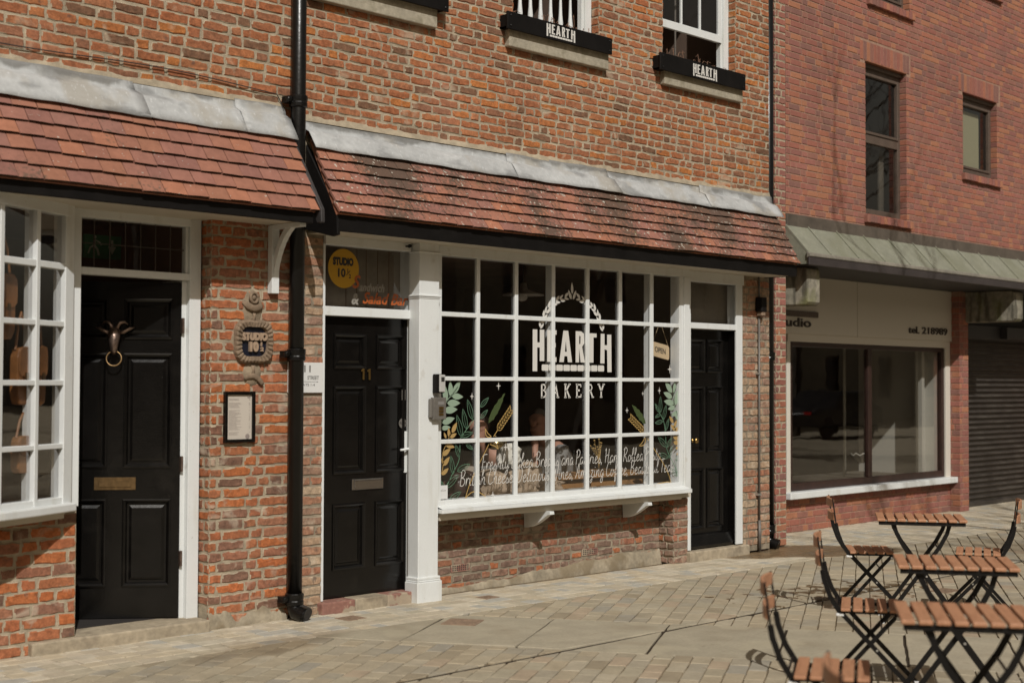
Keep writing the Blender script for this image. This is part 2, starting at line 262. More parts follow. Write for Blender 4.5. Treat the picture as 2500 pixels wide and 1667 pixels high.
# ------------------------------------------------------------------ mesh helpers
ORG = {}
class MB:
    def __init__(s): s.v = []; s.f = []; s.m = []
    def add(s, vs, fs, m=0):
        o = len(s.v); s.v.extend([tuple(p) for p in vs]); s.f.extend([tuple(i+o for i in f) for f in fs]); s.m.extend([m]*len(fs)); return s
    def box(s, x0, x1, y0, y1, z0, z1, m=0):
        return s.add([(x0,y0,z0),(x1,y0,z0),(x1,y1,z0),(x0,y1,z0),(x0,y0,z1),(x1,y0,z1),(x1,y1,z1),(x0,y1,z1)],
              [(0,3,2,1),(4,5,6,7),(0,1,5,4),(1,2,6,5),(2,3,7,6),(3,0,4,7)], m)
    def quad(s, a, b, c, e, m=0): return s.add([a,b,c,e], [(0,1,2,3)], m)
    def prism(s, poly, fa, fb, m=0):
        """poly (2-D points) mapped by fa and fb to the two ends"""
        n = len(poly); A = [fa(*p) for p in poly]; B = [fb(*p) for p in poly]
        return s.add(A+B, [tuple(range(n-1,-1,-1)), tuple(range(n,2*n))]+[(i,(i+1)%n,n+(i+1)%n,n+i) for i in range(n)], m)
    def tube(s, pts, rad, seg=8, m=0, caps=True, flat=None):
        P = [Vector(p) for p in pts]; rads = rad if isinstance(rad, (list,tuple)) else [rad]*len(P)
        base = len(s.v); up = None
        for i, p in enumerate(P):
            t = (P[min(i+1,len(P)-1)]-P[max(i-1,0)]).normalized()
            if up is None: up = Vector((0,0,1)) if abs(t.z) < .9 else Vector((1,0,0))
            a = (up - t*up.dot(t)).normalized(); b = t.cross(a); up = a
            for k in range(seg):
                an = 2*math.pi*k/seg
                s.v.append(tuple(p + a*math.cos(an)*rads[i] + b*math.sin(an)*rads[i]))
        for i in range(len(P)-1):
            for k in range(seg):
                s.f.append((base+i*seg+k, base+i*seg+(k+1)%seg, base+(i+1)*seg+(k+1)%seg, base+(i+1)*seg+k)); s.m.append(m)
        if caps:
            s.f.append(tuple(base+k for k in range(seg-1,-1,-1))); s.m.append(m)
            s.f.append(tuple(base+(len(P)-1)*seg+k for k in range(seg))); s.m.append(m)
        return s
    def lathe(s, prof, c, axis='z', seg=16, m=0):
        """prof = (radius, height) pairs turned about an axis through c"""
        base = len(s.v)
        for (ra, h) in prof:
            for k in range(seg):
                a = 2*math.pi*k/seg; x, y = ra*math.cos(a), ra*math.sin(a)
                q = {'z':(x,y,h),'y':(x,-h,y),'x':(h,x,y)}[axis]
                s.v.append((c[0]+q[0], c[1]+q[1], c[2]+q[2]))
        n = len(prof)
        for i in range(n-1):
            for k in range(seg):
                s.f.append((base+i*seg+k, base+i*seg+(k+1)%seg, base+(i+1)*seg+(k+1)%seg, base+(i+1)*seg+k)); s.m.append(m)
        s.f.append(tuple(base+k for k in range(seg-1,-1,-1))); s.m.append(m)
        s.f.append(tuple(base+(n-1)*seg+k for k in range(seg))); s.m.append(m)
        return s
    def bar(s, pts, hw, hd, side, m=0):
        """flat bar along pts; hw half width across 'side' x tangent, hd half thickness along side"""
        P = [Vector(p) for p in pts]; sd = Vector(side).normalized(); base = len(s.v)
        for i, p in enumerate(P):
            t0 = (P[i]-P[i-1]).normalized() if i else None; t1 = (P[i+1]-P[i]).normalized() if i < len(P)-1 else None
            t = (t0+t1).normalized() if (t0 and t1) else (t0 or t1)
            n = t.cross(sd).normalized()
            for (a, b) in ((-1,-1),(1,-1),(1,1),(-1,1)): s.v.append(tuple(p+n*hw*a+sd*hd*b))
        for i in range(len(P)-1):
            for k in range(4): s.f.append((base+4*i+k, base+4*i+(k+1)%4, base+4*i+4+(k+1)%4, base+4*i+4+k)); s.m.append(m)
        s.f.append((base+3,base+2,base+1,base)); s.m.append(m)
        e = base+4*(len(P)-1); s.f.append((e,e+1,e+2,e+3)); s.m.append(m)
        return s
    def build(s, name, mats, parent=None, local=False, smooth=False, bevel=0, label=None, seg=1, fixn=False):
        if not isinstance(mats, (list,tuple)): mats = [mats]
        o3 = (0,0,0)
        if parent is not None and not local: o3 = ORG[parent]
        me = bpy.data.meshes.new(name)
        vs = s.v if o3 == (0,0,0) else [(a-o3[0], b-o3[1], c-o3[2]) for a,b,c in s.v]
        me.from_pydata(vs, [], s.f)
        for mm in mats: me.materials.append(M[mm] if isinstance(mm, str) else mm)
        if len(mats) > 1: me.polygons.foreach_set('material_index', s.m)
        if smooth: me.polygons.foreach_set('use_smooth', [True]*len(me.polygons))
        if fixn:
            import bmesh
            bm = bmesh.new(); bm.from_mesh(me); bmesh.ops.recalc_face_normals(bm, faces=bm.faces); bm.to_mesh(me); bm.free()
        me.update()
        o = bpy.data.objects.new(name, me); col.objects.link(o)
        if parent is not None: o.parent = parent; ORG[o] = o3
        else: ORG[o] = (0,0,0)
        if bevel:
            b = o.modifiers.new('bevel', 'BEVEL'); b.width = bevel; b.segments = seg; b.limit_method = 'ANGLE'; b.angle_limit = R_(40)
        if label: o['label'] = label
        return o
def thing(name, label, cat, loc, rz=0, group=None):
    o = bpy.data.objects.new(name, None); col.objects.link(o); o.location = loc; o.rotation_euler = (0,0,rz)
    o.empty_display_size = .2
    o['label'] = label; o['category'] = cat
    if group: o['group'] = group
    ORG[o] = tuple(loc); return o
def copy_tree(o, parent=None):
    c = o.copy(); col.objects.link(c)
    if parent: c.parent = parent
    for ch in list(o.children): copy_tree(ch, c)
    return c
def text_geo(s, size, offset=0.0, space=1.0, shear=0.0, align='LEFT', res=3):
    cu = bpy.data.curves.new('t', 'FONT'); cu.body = s; cu.size = size; cu.offset = offset; cu.space_character = space
    cu.shear = shear; cu.align_x = align; cu.resolution_u = res
    o = bpy.data.objects.new('t', cu); col.objects.link(o)
    dg = bpy.context.evaluated_depsgraph_get(); me = bpy.data.meshes.new_from_object(o.evaluated_get(dg))
    vs = [tuple(v.co) for v in me.vertices]; fs = [tuple(p.vertices) for p in me.polygons]
    bpy.data.objects.remove(o); bpy.data.meshes.remove(me)
    return vs, fs
def fit_text(mb, s, box, f, m=0, depth=None, **k):
    vs, fs = text_geo(s, 1.0, **k); xs = [v[0] for v in vs]; zs = [v[1] for v in vs]
    a, b, c, e = min(xs), max(xs), min(zs), max(zs); x0, x1, z0, z1 = box
    g = lambda x, z: f(x0+(x-a)/(b-a)*(x1-x0), z0+(z-c)/(e-c)*(z1-z0))
    h = (lambda x, z: depth(x0+(x-a)/(b-a)*(x1-x0), z0+(z-c)/(e-c)*(z1-z0))) if depth else None
    put_text(mb, s, 1.0, g, m, depth=h, **k)
def put_text(mb, s, size, f, m=0, sx=1.0, depth=None, **k):
    """f(x,z) -> world; flat text, or with side walls if depth is a second mapping"""
    vs, fs = text_geo(s, size, **k)
    mb.add([f(v[0]*sx, v[1]) for v in vs], fs, m)
    if depth:
        edges = {}
        for fc in fs:
            for i in range(len(fc)):
                a, b = fc[i], fc[(i+1)%len(fc)]
                if (b, a) in edges: del edges[(b, a)]
                else: edges[(a, b)] = 1
        base = len(mb.v); mb.v.extend([tuple(f(v[0]*sx, v[1])) for v in vs]); mb.v.extend([tuple(depth(v[0]*sx, v[1])) for v in vs]); n = len(vs)
        for (a, b) in edges: mb.f.append((base+b, base+a, base+n+a, base+n+b)); mb.m.append(m)

def rects_minus(x0, x1, z0, z1, holes):
    xs = sorted({x0, x1, *[min(max(h[0],x0),x1) for h in holes], *[min(max(h[1],x0),x1) for h in holes]})
    zs = sorted({z0, z1, *[min(max(h[2],z0),z1) for h in holes], *[min(max(h[3],z0),z1) for h in holes]})
    out = []
    for a, b in zip(xs, xs[1:]):
        for c, e in zip(zs, zs[1:]):
            mx, mz = (a+b)/2, (c+e)/2
            if not any(h[0] < mx < h[1] and h[2] < mz < h[3] for h in holes): out.append((a,b,c,e))
    return out

# ------------------------------------------------------------------ brickwork: every brick is its own uneven piece in the mesh
def bricks(mb, x0, x1, z0, z1, holes, fm, rnd, course=.0735, Lb=.222, Hb=.106, j=.0105, jit=.0028, proud=.0045, flush=.003, m=0, zref=0., bond='f', fine=True):
    k0 = int(math.floor((z0-zref)/course))
    for k in range(k0, int(math.ceil((z1-zref)/course))+1):
        za, zb = zref+k*course, zref+(k+1)*course-j
        if za < z0-1e-6 or zb > z1+.004: continue
        zm = (za+zb)/2
        iv = [(x0, x1)]
        for h in holes:
            if h[2]-.012 < zm < h[3]+.012:
                nv = []
                for a, b in iv:
                    if h[1] <= a or h[0] >= b: nv.append((a,b)); continue
                    if h[0] > a: nv.append((a, h[0]))
                    if h[1] < b: nv.append((h[1], b))
                iv = nv
        for a, b in iv:
            if b-a < .03: continue
            x = a; i = k*7+int(a*10)
            if a == x0 or True: x = a - rnd.random()*0
            first = True
            while x < b-.02:
                if bond == 'f': L = Lb if (i+k) % 2 == 0 else Hb
                elif bond == 's': L = Lb
                else: L = rnd.choice((Lb, Lb, Hb))
                if rnd.random() < .06 and bond != 's': L = Lb if L == Hb else Hb
                L *= 1+rnd.uniform(-.05,.05)
                if first and bond == 's' and k % 2: L *= .5
                if first and bond != 's' and k % 2: L = Hb*.62
                first = False; i += 1
                xe = min(x+L, b)
                if b-xe < .05: xe = b
                one_brick(mb, x, xe-(0 if xe == b else j*rnd.uniform(.75,1.3)), za+rnd.uniform(-.0015,.0015), zb+rnd.uniform(-.0015,.0015), fm, rnd, jit, proud, flush, m, fine)
                x = xe
def one_brick(mb, xa, xb, za, zb, fm, rnd, jit, proud, flush, m, fine):
    w_, h_ = xb-xa, zb-za
    if w_ < .012: return
    n = max(2, int(w_/.042)) if fine else 1
    cr = rnd.uniform(.0005,.005) if fine else .001
    pts = []
    tl = rnd.uniform(-jit,jit)*.8
    for i in range(n+1): pts.append([xa+w_*i/n, za+tl*(i/n-.5)])
    if fine: pts.append([xb, za+h_*.5])
    tr = rnd.uniform(-jit,jit)*.8
    for i in range(n, -1, -1): pts.append([xa+w_*i/n, zb+tr*(i/n-.5)])
    if fine: pts.append([xa, za+h_*.5])
    cx, cz = (xa+xb)/2, (za+zb)/2
    N = len(pts); corners = {0, n, N-1-n-(1 if fine else 0), N-1-(1 if fine else 0)}
    for q, p in enumerate(pts):
        p[0] += rnd.uniform(-jit,jit); p[1] += rnd.uniform(-jit,jit)
        if q in corners: p[0] += (cr if p[0] < cx else -cr); p[1] += (cr if p[1] < cz else -cr)*.8
    ins = .006 if fine else .003; pr = rnd.uniform(.3,1)*proud; tx, tz = rnd.uniform(-.012,.012), rnd.uniform(-.02,.02)
    inner = []
    for p in pts:
        dx, dz = cx-p[0], cz-p[1]
        inner.append((p[0]+math.copysign(min(ins,abs(dx)*.5),dx), p[1]+math.copysign(min(ins,abs(dz)*.5),dz)))
    vs = [fm(p[0], p[1], -flush-.008) for p in pts] + [fm(p[0], p[1], pr*.1-.002+(p[0]-cx)*tx) for p in pts] + \
         [fm(p[0], p[1], pr+(p[0]-cx)*tx+(p[1]-cz)*tz+(rnd.uniform(-.0015,.0015) if fine else 0)) for p in inner]
    fs = [(i,(i+1)%N,N+(i+1)%N,N+i) for i in range(N)]+[tuple(range(2*N,3*N))]
    mb.add(vs, fs, m)
    o_ = len(mb.v)-3*N; run = 0
    for i in range(N):
        if rnd.random() < .4: run = 1-run
        mb.f.append((o_+N+i,o_+N+(i+1)%N,o_+2*N+(i+1)%N,o_+2*N+i)); mb.m.append(1 if (run and fine) else m)
def mortar(mb, x0, x1, z0, z1, holes, fm, m=1, flush=.003):
    for a,b,c,e in rects_minus(x0,x1,z0,z1,holes):
        mb.add([fm(a,c,-flush),fm(b,c,-flush),fm(b,e,-flush),fm(a,e,-flush)], [(0,1,2,3)], m)
def wallpanel(mb, x0, x1, z0, z1, holes, fm, rnd, **k):
    bricks(mb, x0, x1, z0, z1, holes, fm, rnd, **k)
    mortar(mb, x0, x1, z0, z1, holes, fm, flush=k.get('flush',.003))
def front(y0): return lambda s_, z, dd: (s_, y0-dd, z)
def leftface(x, y1): return lambda s_, z, dd: (x-dd, y1-s_, z)      # s runs from the back (y1) to the front, seen from -X

# ------------------------------------------------------------------ shared builders
def roof_tiles(name, parent, x0, x1, ye, ze, yt, zt, rows, tw, rnd, mt, skew0=0., skew1=0., top_extra=0.):
    Lg = math.hypot(yt-ye, zt-ze); U = ((yt-ye)/Lg, (zt-ze)/Lg); Nn = (-U[1], U[0]); g = Lg/rows
    mb = MB()
    def fm(s_, a, n): return (s_, ye+a*U[0]+n*Nn[0], ze+a*U[1]+n*Nn[1])
    for i in range(rows):
        a0 = i*g; le = g*1.18 if i < rows-1 else g
        off = (i % 2)*tw*.5; x = x0-tw+off
        sag = rnd.uniform(-.002,.002)
        while x < x1:
            a_, b_ = max(x, x0), min(x+tw-.005, x1)
            x += tw
            if b_-a_ < .02: continue
            t = .016; js = rnd.uniform(-.0045,.0045)+sag; lift = rnd.uniform(.004,.009); tl = rnd.uniform(-.003,.003); sk = rnd.uniform(-.002,.002)
            mid = (a_+b_)/2
            vs = []
            for (xx, aa, nn) in ((a_+sk,a0+js+tl,t+.001+lift),(mid+sk,a0+js,t+.0025+lift),(b_+sk,a0+js-tl,t+.001+lift),(b_,a0+le,.002),(mid,a0+le,.0035),(a_,a0+le,.002)):
                vs.append(fm(xx,aa,nn+ (0.012 if False else 0)))
            vt = []
            for (xx, aa, nn) in ((a_+sk,a0+js+tl,t+.001+lift),(mid+sk,a0+js,t+.0025+lift),(b_+sk,a0+js-tl,t+.001+lift),(b_,a0+le,.002),(mid,a0+le,.0035),(a_,a0+le,.002)):
                vt.append(fm(xx,aa,nn+.015))
            mb.add(vs+vt, [(5,4,1,0),(4,3,2,1),(6,7,10,11),(7,8,9,10),(2,3,9,8),(3,4,10,9),(4,5,11,10),(5,0,6,11)])
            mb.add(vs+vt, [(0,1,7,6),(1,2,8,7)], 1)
    # under-slab that carries the tiles
    mb.add([fm(x0+.01,0.01,-.02),fm(x1-.01,0.01,-.02),fm(x1-.01,Lg,-.02),fm(x0+.01,Lg,-.02),fm(x0+.01,.01,.004),fm(x1-.01,.01,.004),fm(x1-.01,Lg,.004),fm(x0+.01,Lg,.004)],
           [(0,3,2,1),(4,5,6,7),(0,1,5,4),(1,2,6,5),(2,3,7,6),(3,0,4,7)])
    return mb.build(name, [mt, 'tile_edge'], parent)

def flashing(name, parent, x0, x1, prof, rnd, laps, mt='lead', amp=.0035, label=None):
    """lead sheet: prof = (y,z) points from the wall down over the tiles, dressed unevenly and lapped at the given x"""
    mb = MB(); edges = [x0]+laps+[x1]
    for q, (a, b) in enumerate(zip(edges, edges[1:])):
        n = max(4, int((b-a)/.055)); cols = []
        fine = []
        for (p0, p1) in zip(prof, prof[1:]):
            for t in (0,.34,.67): fine.append((p0[0]+(p1[0]-p0[0])*t, p0[1]+(p1[1]-p0[1])*t))
        fine.append(prof[-1]); lift = .007*(q % 2)
        ph = rnd.uniform(0,9)
        base = len(mb.v)
        bb = b+(.03 if q < len(edges)-2 else 0)
        for i in range(n+1):
            x = a+(bb-a)*i/n
            for k, (y, z) in enumerate(fine):
                f = k/(len(fine)-1)
                dy = amp*(math.sin(x*9+ph+k)+.6*math.sin(x*23+ph*2+k*2))*(.3+f*.5)-lift
                dz = (amp*.9*math.sin(x*5+ph)+amp*.7*math.sin(x*17+ph))*(1 if k in (0,len(fine)-1) else .3)
                mb.v.append((x+ (.05*f if i == n and q < len(edges)-2 else 0), y+dy-.002, z+dz))
        m = len(fine)
        for i in range(n):
            for k in range(m-1):
                mb.f.append((base+i*m+k, base+i*m+k+1, base+(i+1)*m+k+1, base+(i+1)*m+k)); mb.m.append(0)
    o = mb.build(name, mt, parent, smooth=True, label=label)
    so_ = o.modifiers.new('thick', 'SOLIDIFY'); so_.thickness = .003; so_.offset = 0
    return o

def fillet(parent, x0, x1, z, rnd):
    mb = MB(); n = int((x1-x0)/.05)
    for i in range(n+1):
        x = x0+(x1-x0)*i/n; a = rnd.uniform(-.004,.004)
        mb.v += [(x,-.020,z-.012),(x,-.013+a*.5,z+.014+a),(x,.002,z+.040+.008*math.sin(i*.9)+a*2)]
        if i: b_ = 3*(i-1); mb.f += [(b_,b_+3,b_+4,b_+1),(b_+1,b_+4,b_+5,b_+2)]; mb.m += [0,0]
    return mb.build('mortar_fillet', 'mortar', parent, smooth=True)
def panel_door(w_, h_, panels, fm, mt='black', th=.045):
    """panels = (x0,x1,z0,z1); fm(x,y,z)->world, y into the leaf. returns MB"""
    mb = MB()
    def bx(a,b,y0,y1,c,e): 
        vs = [(a,y0,c),(b,y0,c),(b,y1,c),(a,y1,c),(a,y0,e),(b,y0,e),(b,y1,e),(a,y1,e)]
        mb.add([fm(*p) for p in vs], [(0,3,2,1),(4,5,6,7),(0,1,5,4),(1,2,6,5),(2,3,7,6),(3,0,4,7)])
    bx(0,w_,.0185,th,0,h_)
    for a,b,c,e in rects_minus(0,w_,0,h_,panels):
        mb.add([fm(a,0,c),fm(b,0,c),fm(b,0,e),fm(a,0,e)], [(0,1,2,3)])
    for a,b,c,e in ((0,0,0,h_),(w_,w_,0,h_)): mb.add([fm(a,0,c),fm(a,.02,c),fm(a,.02,e),fm(a,0,e)], [(0,1,2,3)])
    mb.add([fm(0,0,0),fm(w_,0,0),fm(w_,.02,0),fm(0,.02,0)], [(0,1,2,3)])
    for a,b,c,e in panels:
        rings = [(-.012,0.0),(-.012,-.009),(-.002,-.011),(.010,-.002),(.018,.016),(.030,.016),(.030,.016),(.048,.0075)]
        prev = None
        for (g, y) in rings:
            cur = [fm(a+g,y,c+g),fm(b-g,y,c+g),fm(b-g,y,e-g),fm(a+g,y,e-g)]
            if prev: 
                mb.add(prev+cur, [(i,(i+1)%4,4+(i+1)%4,4+i) for i in range(4)])
            prev = cur
        mb.add(prev, [(0,1,2,3)])
    return mb
def six_panels(w_, rows):
    st = .1*w_/.8; mid = .075*w_/.8; pw = (w_-2*st-mid)/2
    return [(a, a+pw, c, e) for (c,e) in rows for a in (st, st+pw+mid)]

def ident(x,y,z): return (x,y,z)
def ribbon(mb, pts, wd, f, m=0, closed=False):
    """flat painted line on a plane; f(x,z)->world"""
    P = [Vector((p[0],p[1])) for p in pts]; n = len(P)
    if n < 2: return
    L_, R2 = [], []
    for i in range(n):
        a = P[i-1] if (i or closed) else P[i]; b = P[(i+1) % n] if (i < n-1 or closed) else P[i]
        t = (b-a); t = t.normalized() if t.length > 1e-9 else Vector((1,0)); nn = Vector((-t.y,t.x))*wd/2
        L_.append(P[i]+nn); R2.append(P[i]-nn)
    base = len(mb.v)
    for i in range(n): mb.v.append(tuple(f(*L_[i]))); mb.v.append(tuple(f(*R2[i])))
    for i in range(n if closed else n-1):
        k = (i+1) % n; mb.f.append((base+2*i+1, base+2*k+1, base+2*k, base+2*i)); mb.m.append(m)
def smooth_line(pts, n=6):
    if len(pts) < 3: return pts
    P = [pts[0]]+list(pts)+[pts[-1]]; out = []
    for i in range(1, len(P)-2):
        for k in range(n):
            t = k/n; q = []
            for c in (0,1):
                a,b,cc,dd = P[i-1][c],P[i][c],P[i+1][c],P[i+2][c]
                q.append(.5*(2*b+(cc-a)*t+(2*a-5*b+4*cc-dd)*t*t+(-a+3*b-3*cc+dd)*t**3))
            out.append(tuple(q))
    out.append(tuple(P[-2])); return out
def leaf_pts(p0, p1, wd, n=9, bend=0.):
    a = Vector(p0); b = Vector(p1); t = b-a; L_ = t.length; t.normalize(); nn = Vector((-t.y,t.x)); up, dn = [], []
    for i in range(n+1):
        s_ = i/n; h = wd/2*math.sin(math.pi*s_**.8)**.9 if 0 < s_ < 1 else 0
        c = a+t*L_*s_+nn*bend*math.sin(math.pi*s_)
        up.append(tuple(c+nn*h)); dn.append(tuple(c-nn*h))
    return up+dn[-2:0:-1]
def filled(mb, pts, f, m=0): mb.add([f(*p) for p in pts][::-1], [tuple(range(len(pts)))], m)
def star(mb, c, rr, f, m=0):
    pts = []
    for k in range(16):
        a = math.pi*k/8+math.pi/2; q = (rr if k % 4 == 0 else rr*.17 if k % 4 == 2 else rr*.32); q *= (1.0 if k % 8 == 0 else .72 if k % 4 == 0 else 1)
        pts.append((c[0]+q*math.cos(a), c[1]+q*math.sin(a)))
    filled(mb, pts[::-1], f, m)

# condensed display capitals of the bakery name, drawn in a 1 x 1 box (legs of both H reach below)
HL = {'H1': [(0,1),(.055,1),(.055,.60),(.085,.60),(.085,1),(.14,1),(.14,.02),(.085,.02),(.085,.44),(.055,.44),(.055,-.30),(0,-.30)],
      'E': [(.175,1),(.29,1),(.29,.86),(.23,.86),(.23,.60),(.28,.60),(.28,.46),(.23,.46),(.23,.15),(.29,.15),(.29,0),(.175,0)],
      'T': [(.665,.95),(.665,.82),(.705,.82),(.705,0),(.76,0),(.76,.82),(.80,.82),(.80,.95)],
      'H2': [(.855,.95),(.905,.95),(.905,.58),(.94,.58),(.94,.93),(.995,.93),(1,-.30),(.945,-.30),(.94,.42),(.905,.44),(.905,-.02),(.85,-.02)]}
def hearth(mb, x, z, W_, H_, f, m=0, loaf=True):
    g = lambda a, b: f(x+a*W_, z+b*H_)
    for k, pts in HL.items():
        # concave outlines: fan them through triangulated strips
        mb_poly(mb, pts, g, m)
    mb_poly(mb, [(.325,0),(.375,1),(.435,1),(.485,0),(.432,0),(.424,.19),(.388,.19),(.380,0)], g, m, hole=[(.395,.33),(.418,.33),(.406,.68)])
    mb_poly(mb, [(.53,0),(.53,1),(.60,1),(.635,.93),(.64,.62),(.612,.50),(.648,0),(.594,0),(.575,.44),(.574,.44),(.574,0)], g, m, hole=[(.575,.58),(.590,.60),(.592,.83),(.575,.86)])
    if loaf:
        for i in range(9):
            a = .11+i*.0885
            q = [(a+.006,-.28),(a+.076,-.28),(a+.082,-.25),(a+.082,-.12),(a+.076,-.085),(a+.006,-.085),(a,-.12),(a,-.25)]
            mb_poly(mb, q, g, m)
def mb_poly(mb, pts, g, m=0, hole=None):
    """fills a concave outline (with an optional hole) by Blender's own tessellator"""
    from mathutils.geometry import tessellate_polygon
    loops = [[Vector((p[0],p[1],0)) for p in pts]]
    if hole: loops.append([Vector((p[0],p[1],0)) for p in hole])
    tri = tessellate_polygon(loops); allp = [p for l in loops for p in l]
    vs = [g(p.x,p.y) for p in allp]; fs = []
    for t in tri:
        a,b,c = (allp[i] for i in t)
        fs.append(tuple(t) if (b-a).cross(c-a).z > 0 else tuple(reversed(t)))
    mb.add(vs, fs, m)

# one-stroke handwriting used for the painted window text: x advance 0..w, baseline 0, x-height .5
SC = {
 'a': (.42, [[(.32,.42),(.2,.5),(.07,.32),(.08,.06),(.2,.02),(.32,.28),(.34,.48),(.32,.08),(.42,.03)]]),
 'b': (.40, [[(.05,.5),(.16,.85),(.14,1.0),(.08,.9),(.07,.05),(.22,.0),(.32,.25),(.24,.48),(.1,.4)]]),
 'c': (.34, [[(.3,.42),(.2,.5),(.07,.32),(.08,.08),(.2,.0),(.34,.1)]]),
 'd': (.42, [[(.32,.42),(.2,.5),(.07,.3),(.08,.05),(.2,.02),(.32,.3),(.36,1.0),(.33,.1),(.42,.03)]]),
 'e': (.36, [[(.05,.2),(.22,.3),(.26,.44),(.17,.5),(.06,.3),(.08,.05),(.2,.0),(.36,.12)]]),
 'f': (.34, [[(.05,.2),(.2,.5),(.28,.85),(.22,1.02),(.15,.85),(.14,-.3),(.18,-.42),(.24,-.25),(.16,.02),(.34,.15)]]),
 'g': (.42, [[(.32,.42),(.2,.5),(.07,.3),(.08,.06),(.2,.02),(.32,.3),(.34,.48),(.30,-.3),(.18,-.42),(.1,-.28),(.25,-.02),(.42,.12)]]),
 'h': (.42, [[(.04,.4),(.17,.85),(.15,1.0),(.08,.85),(.07,0),(.1,.3),(.22,.5),(.29,.38),(.29,.05),(.42,.03)]]),
 'i': (.22, [[(.06,.48),(.06,.06),(.22,.05)],[(.07,.68),(.08,.72)]]),
 'k': (.40, [[(.04,.4),(.17,.85),(.14,1.0),(.08,.85),(.07,0)],[(.3,.5),(.09,.22),(.22,.18),(.32,.0),(.4,.04)]]),
 'l': (.28, [[(.02,.2),(.2,.75),(.16,1.0),(.09,.8),(.09,.1),(.18,.0),(.28,.1)]]),
 'm': (.58, [[(.05,.48),(.05,0),(.12,.38),(.2,.5),(.25,.38),(.25,0),(.32,.4),(.4,.5),(.45,.36),(.45,.05),(.58,.03)]]),
 'n': (.42, [[(.05,.48),(.05,0),(.12,.36),(.23,.5),(.29,.38),(.29,.05),(.42,.03)]]),
 'o': (.40, [[(.2,.5),(.07,.32),(.08,.06),(.2,0),(.32,.2),(.28,.44),(.18,.48),(.4,.4)]]),
 'r': (.32, [[(.05,.48),(.06,0),(.12,.36),(.22,.5),(.28,.44),(.32,.44)]]),
 's': (.34, [[(.03,.08),(.2,.52),(.16,.36),(.27,.18),(.18,.0),(.06,.05)],[(.22,.02),(.34,.06)]]),
 't': (.26, [[(.12,.85),(.09,.1),(.17,0),(.26,.08)],[(0,.58),(.24,.62)]]),
 'u': (.42, [[(.05,.48),(.06,.1),(.15,0),(.27,.2),(.3,.48),(.3,.06),(.42,.03)]]),
 'w': (.5, [[(.05,.48),(.08,.05),(.18,.0),(.24,.4),(.28,.05),(.38,.02),(.44,.46),(.5,.42)]]),
 'y': (.40, [[(.05,.48),(.06,.12),(.16,.03),(.28,.25),(.3,.48),(.28,-.28),(.17,-.42),(.1,-.28),(.4,.1)]]),
 'z': (.38, [[(.04,.46),(.26,.48),(.06,.04),(.2,.08),(.22,-.25),(.1,-.4),(.06,-.25),(.38,.06)]]),
 'A': (.52, [[(.0,0),(.12,.3),(.27,1.05),(.33,.4),(.38,.0),(.5,.05)],[(.1,.38),(.42,.42)]]),
 'B': (.50, [[(.1,.95),(.07,0)],[(.02,.86),(.2,1.04),(.38,.9),(.3,.62),(.12,.52),(.36,.45),(.42,.2),(.28,.0),(.07,.02)]]),
 'C': (.46, [[(.4,.82),(.33,1.0),(.16,.9),(.05,.5),(.08,.12),(.24,0),(.46,.14)]]),
 'D': (.54, [[(.1,.95),(.07,.0)],[(.02,.9),(.22,1.02),(.42,.8),(.42,.3),(.25,.02),(.07,.0)]]),
 'F': (.44, [[(.14,.95),(.1,0)],[(.02,.9),(.2,1.0),(.46,1.02)],[(.12,.5),(.34,.54)]]),
 'H': (.56, [[(.03,.85),(.1,1.0),(.1,.0)],[(.42,1.0),(.38,.1),(.5,.0)],[(.02,.45),(.3,.55),(.48,.55)]]),
 'P': (.42, [[(.1,.95),(.07,0)],[(.0,.86),(.2,1.04),(.38,.85),(.3,.55),(.1,.46)]]),
 'R': (.52, [[(.1,.95),(.07,0)],[(.0,.86),(.2,1.04),(.38,.85),(.28,.55),(.1,.48),(.3,.3),(.42,.02),(.52,.05)]]),
 'T': (.42, [[(.22,.95),(.17,0)],[(.0,.9),(.2,1.0),(.46,1.0)]]),
 'W': (.66, [[(.02,.85),(.1,1.0),(.12,.1),(.2,.02),(.32,.8),(.34,.08),(.44,.0),(.58,1.0)]]),
 ',': (.16, [[(.07,.06),(.03,-.14)]]), ' ': (.2, [])}
def script_text(mb, s, x0, z0, x1, z1, h, wd, f, m=0, shear=.14):
    tot = sum(SC[c][0] for c in s); L_ = math.hypot(x1-x0, z1-z0); k = L_/tot; cx = 0.
    ex, ez = (x1-x0)/L_, (z1-z0)/L_
    for c in s:
        for st in SC[c][1]:
            pts = [((cx+p[0])*k+p[1]*h*shear, p[1]*h) for p in st]
            ribbon(mb, smooth_line([(x0+a*ex, z0+a*ez+b) for a,b in pts], 5), wd, f, m)
        cx += SC[c][0]

# ------------------------------------------------------------------ LEFT BUILDING: the studio
rs = random.Random(5)
studio = thing('brick_building', 'left brick shop with white bow window and goat-head knocker on its open black door', 'building', (4.0, .3, 0))
F0 = front(0.0)
mb = MB()
wallpanel(mb, 1.6, 5.955, 3.38, 6.7, [(1.9,3.2,4.9,6.2)], F0, rs, zref=.0, jit=.0035, course=.0708, j=.011)
mortar(mb, 1.6, 5.955, 2.72, 3.38, [], F0)
mb.build('upper_wall', ['brick_red','mortar'], studio)
mb = MB()
wallpanel(mb, 5.305, 5.955, .0, 2.74, [], F0, rs, zref=.02, jit=.0042, course=.0700, j=.012)
bricks(mb, 0, .12, .10, 2.74, [], leftface(5.305, .12), rs, zref=.02, course=.0700, j=.012); mortar(mb, 0, .12, .0, 2.74, [], leftface(5.305,.12))
wallpanel(mb, 1.6, 4.352, .0, .835, [], F0, random.Random(9), zref=.0, course=.0765, jit=.004)
mb.add([(4.352,-.001,0),(4.352,.08,0),(4.352,.08,.85),(4.352,-.001,.85)],[(0,1,2,3)],1)
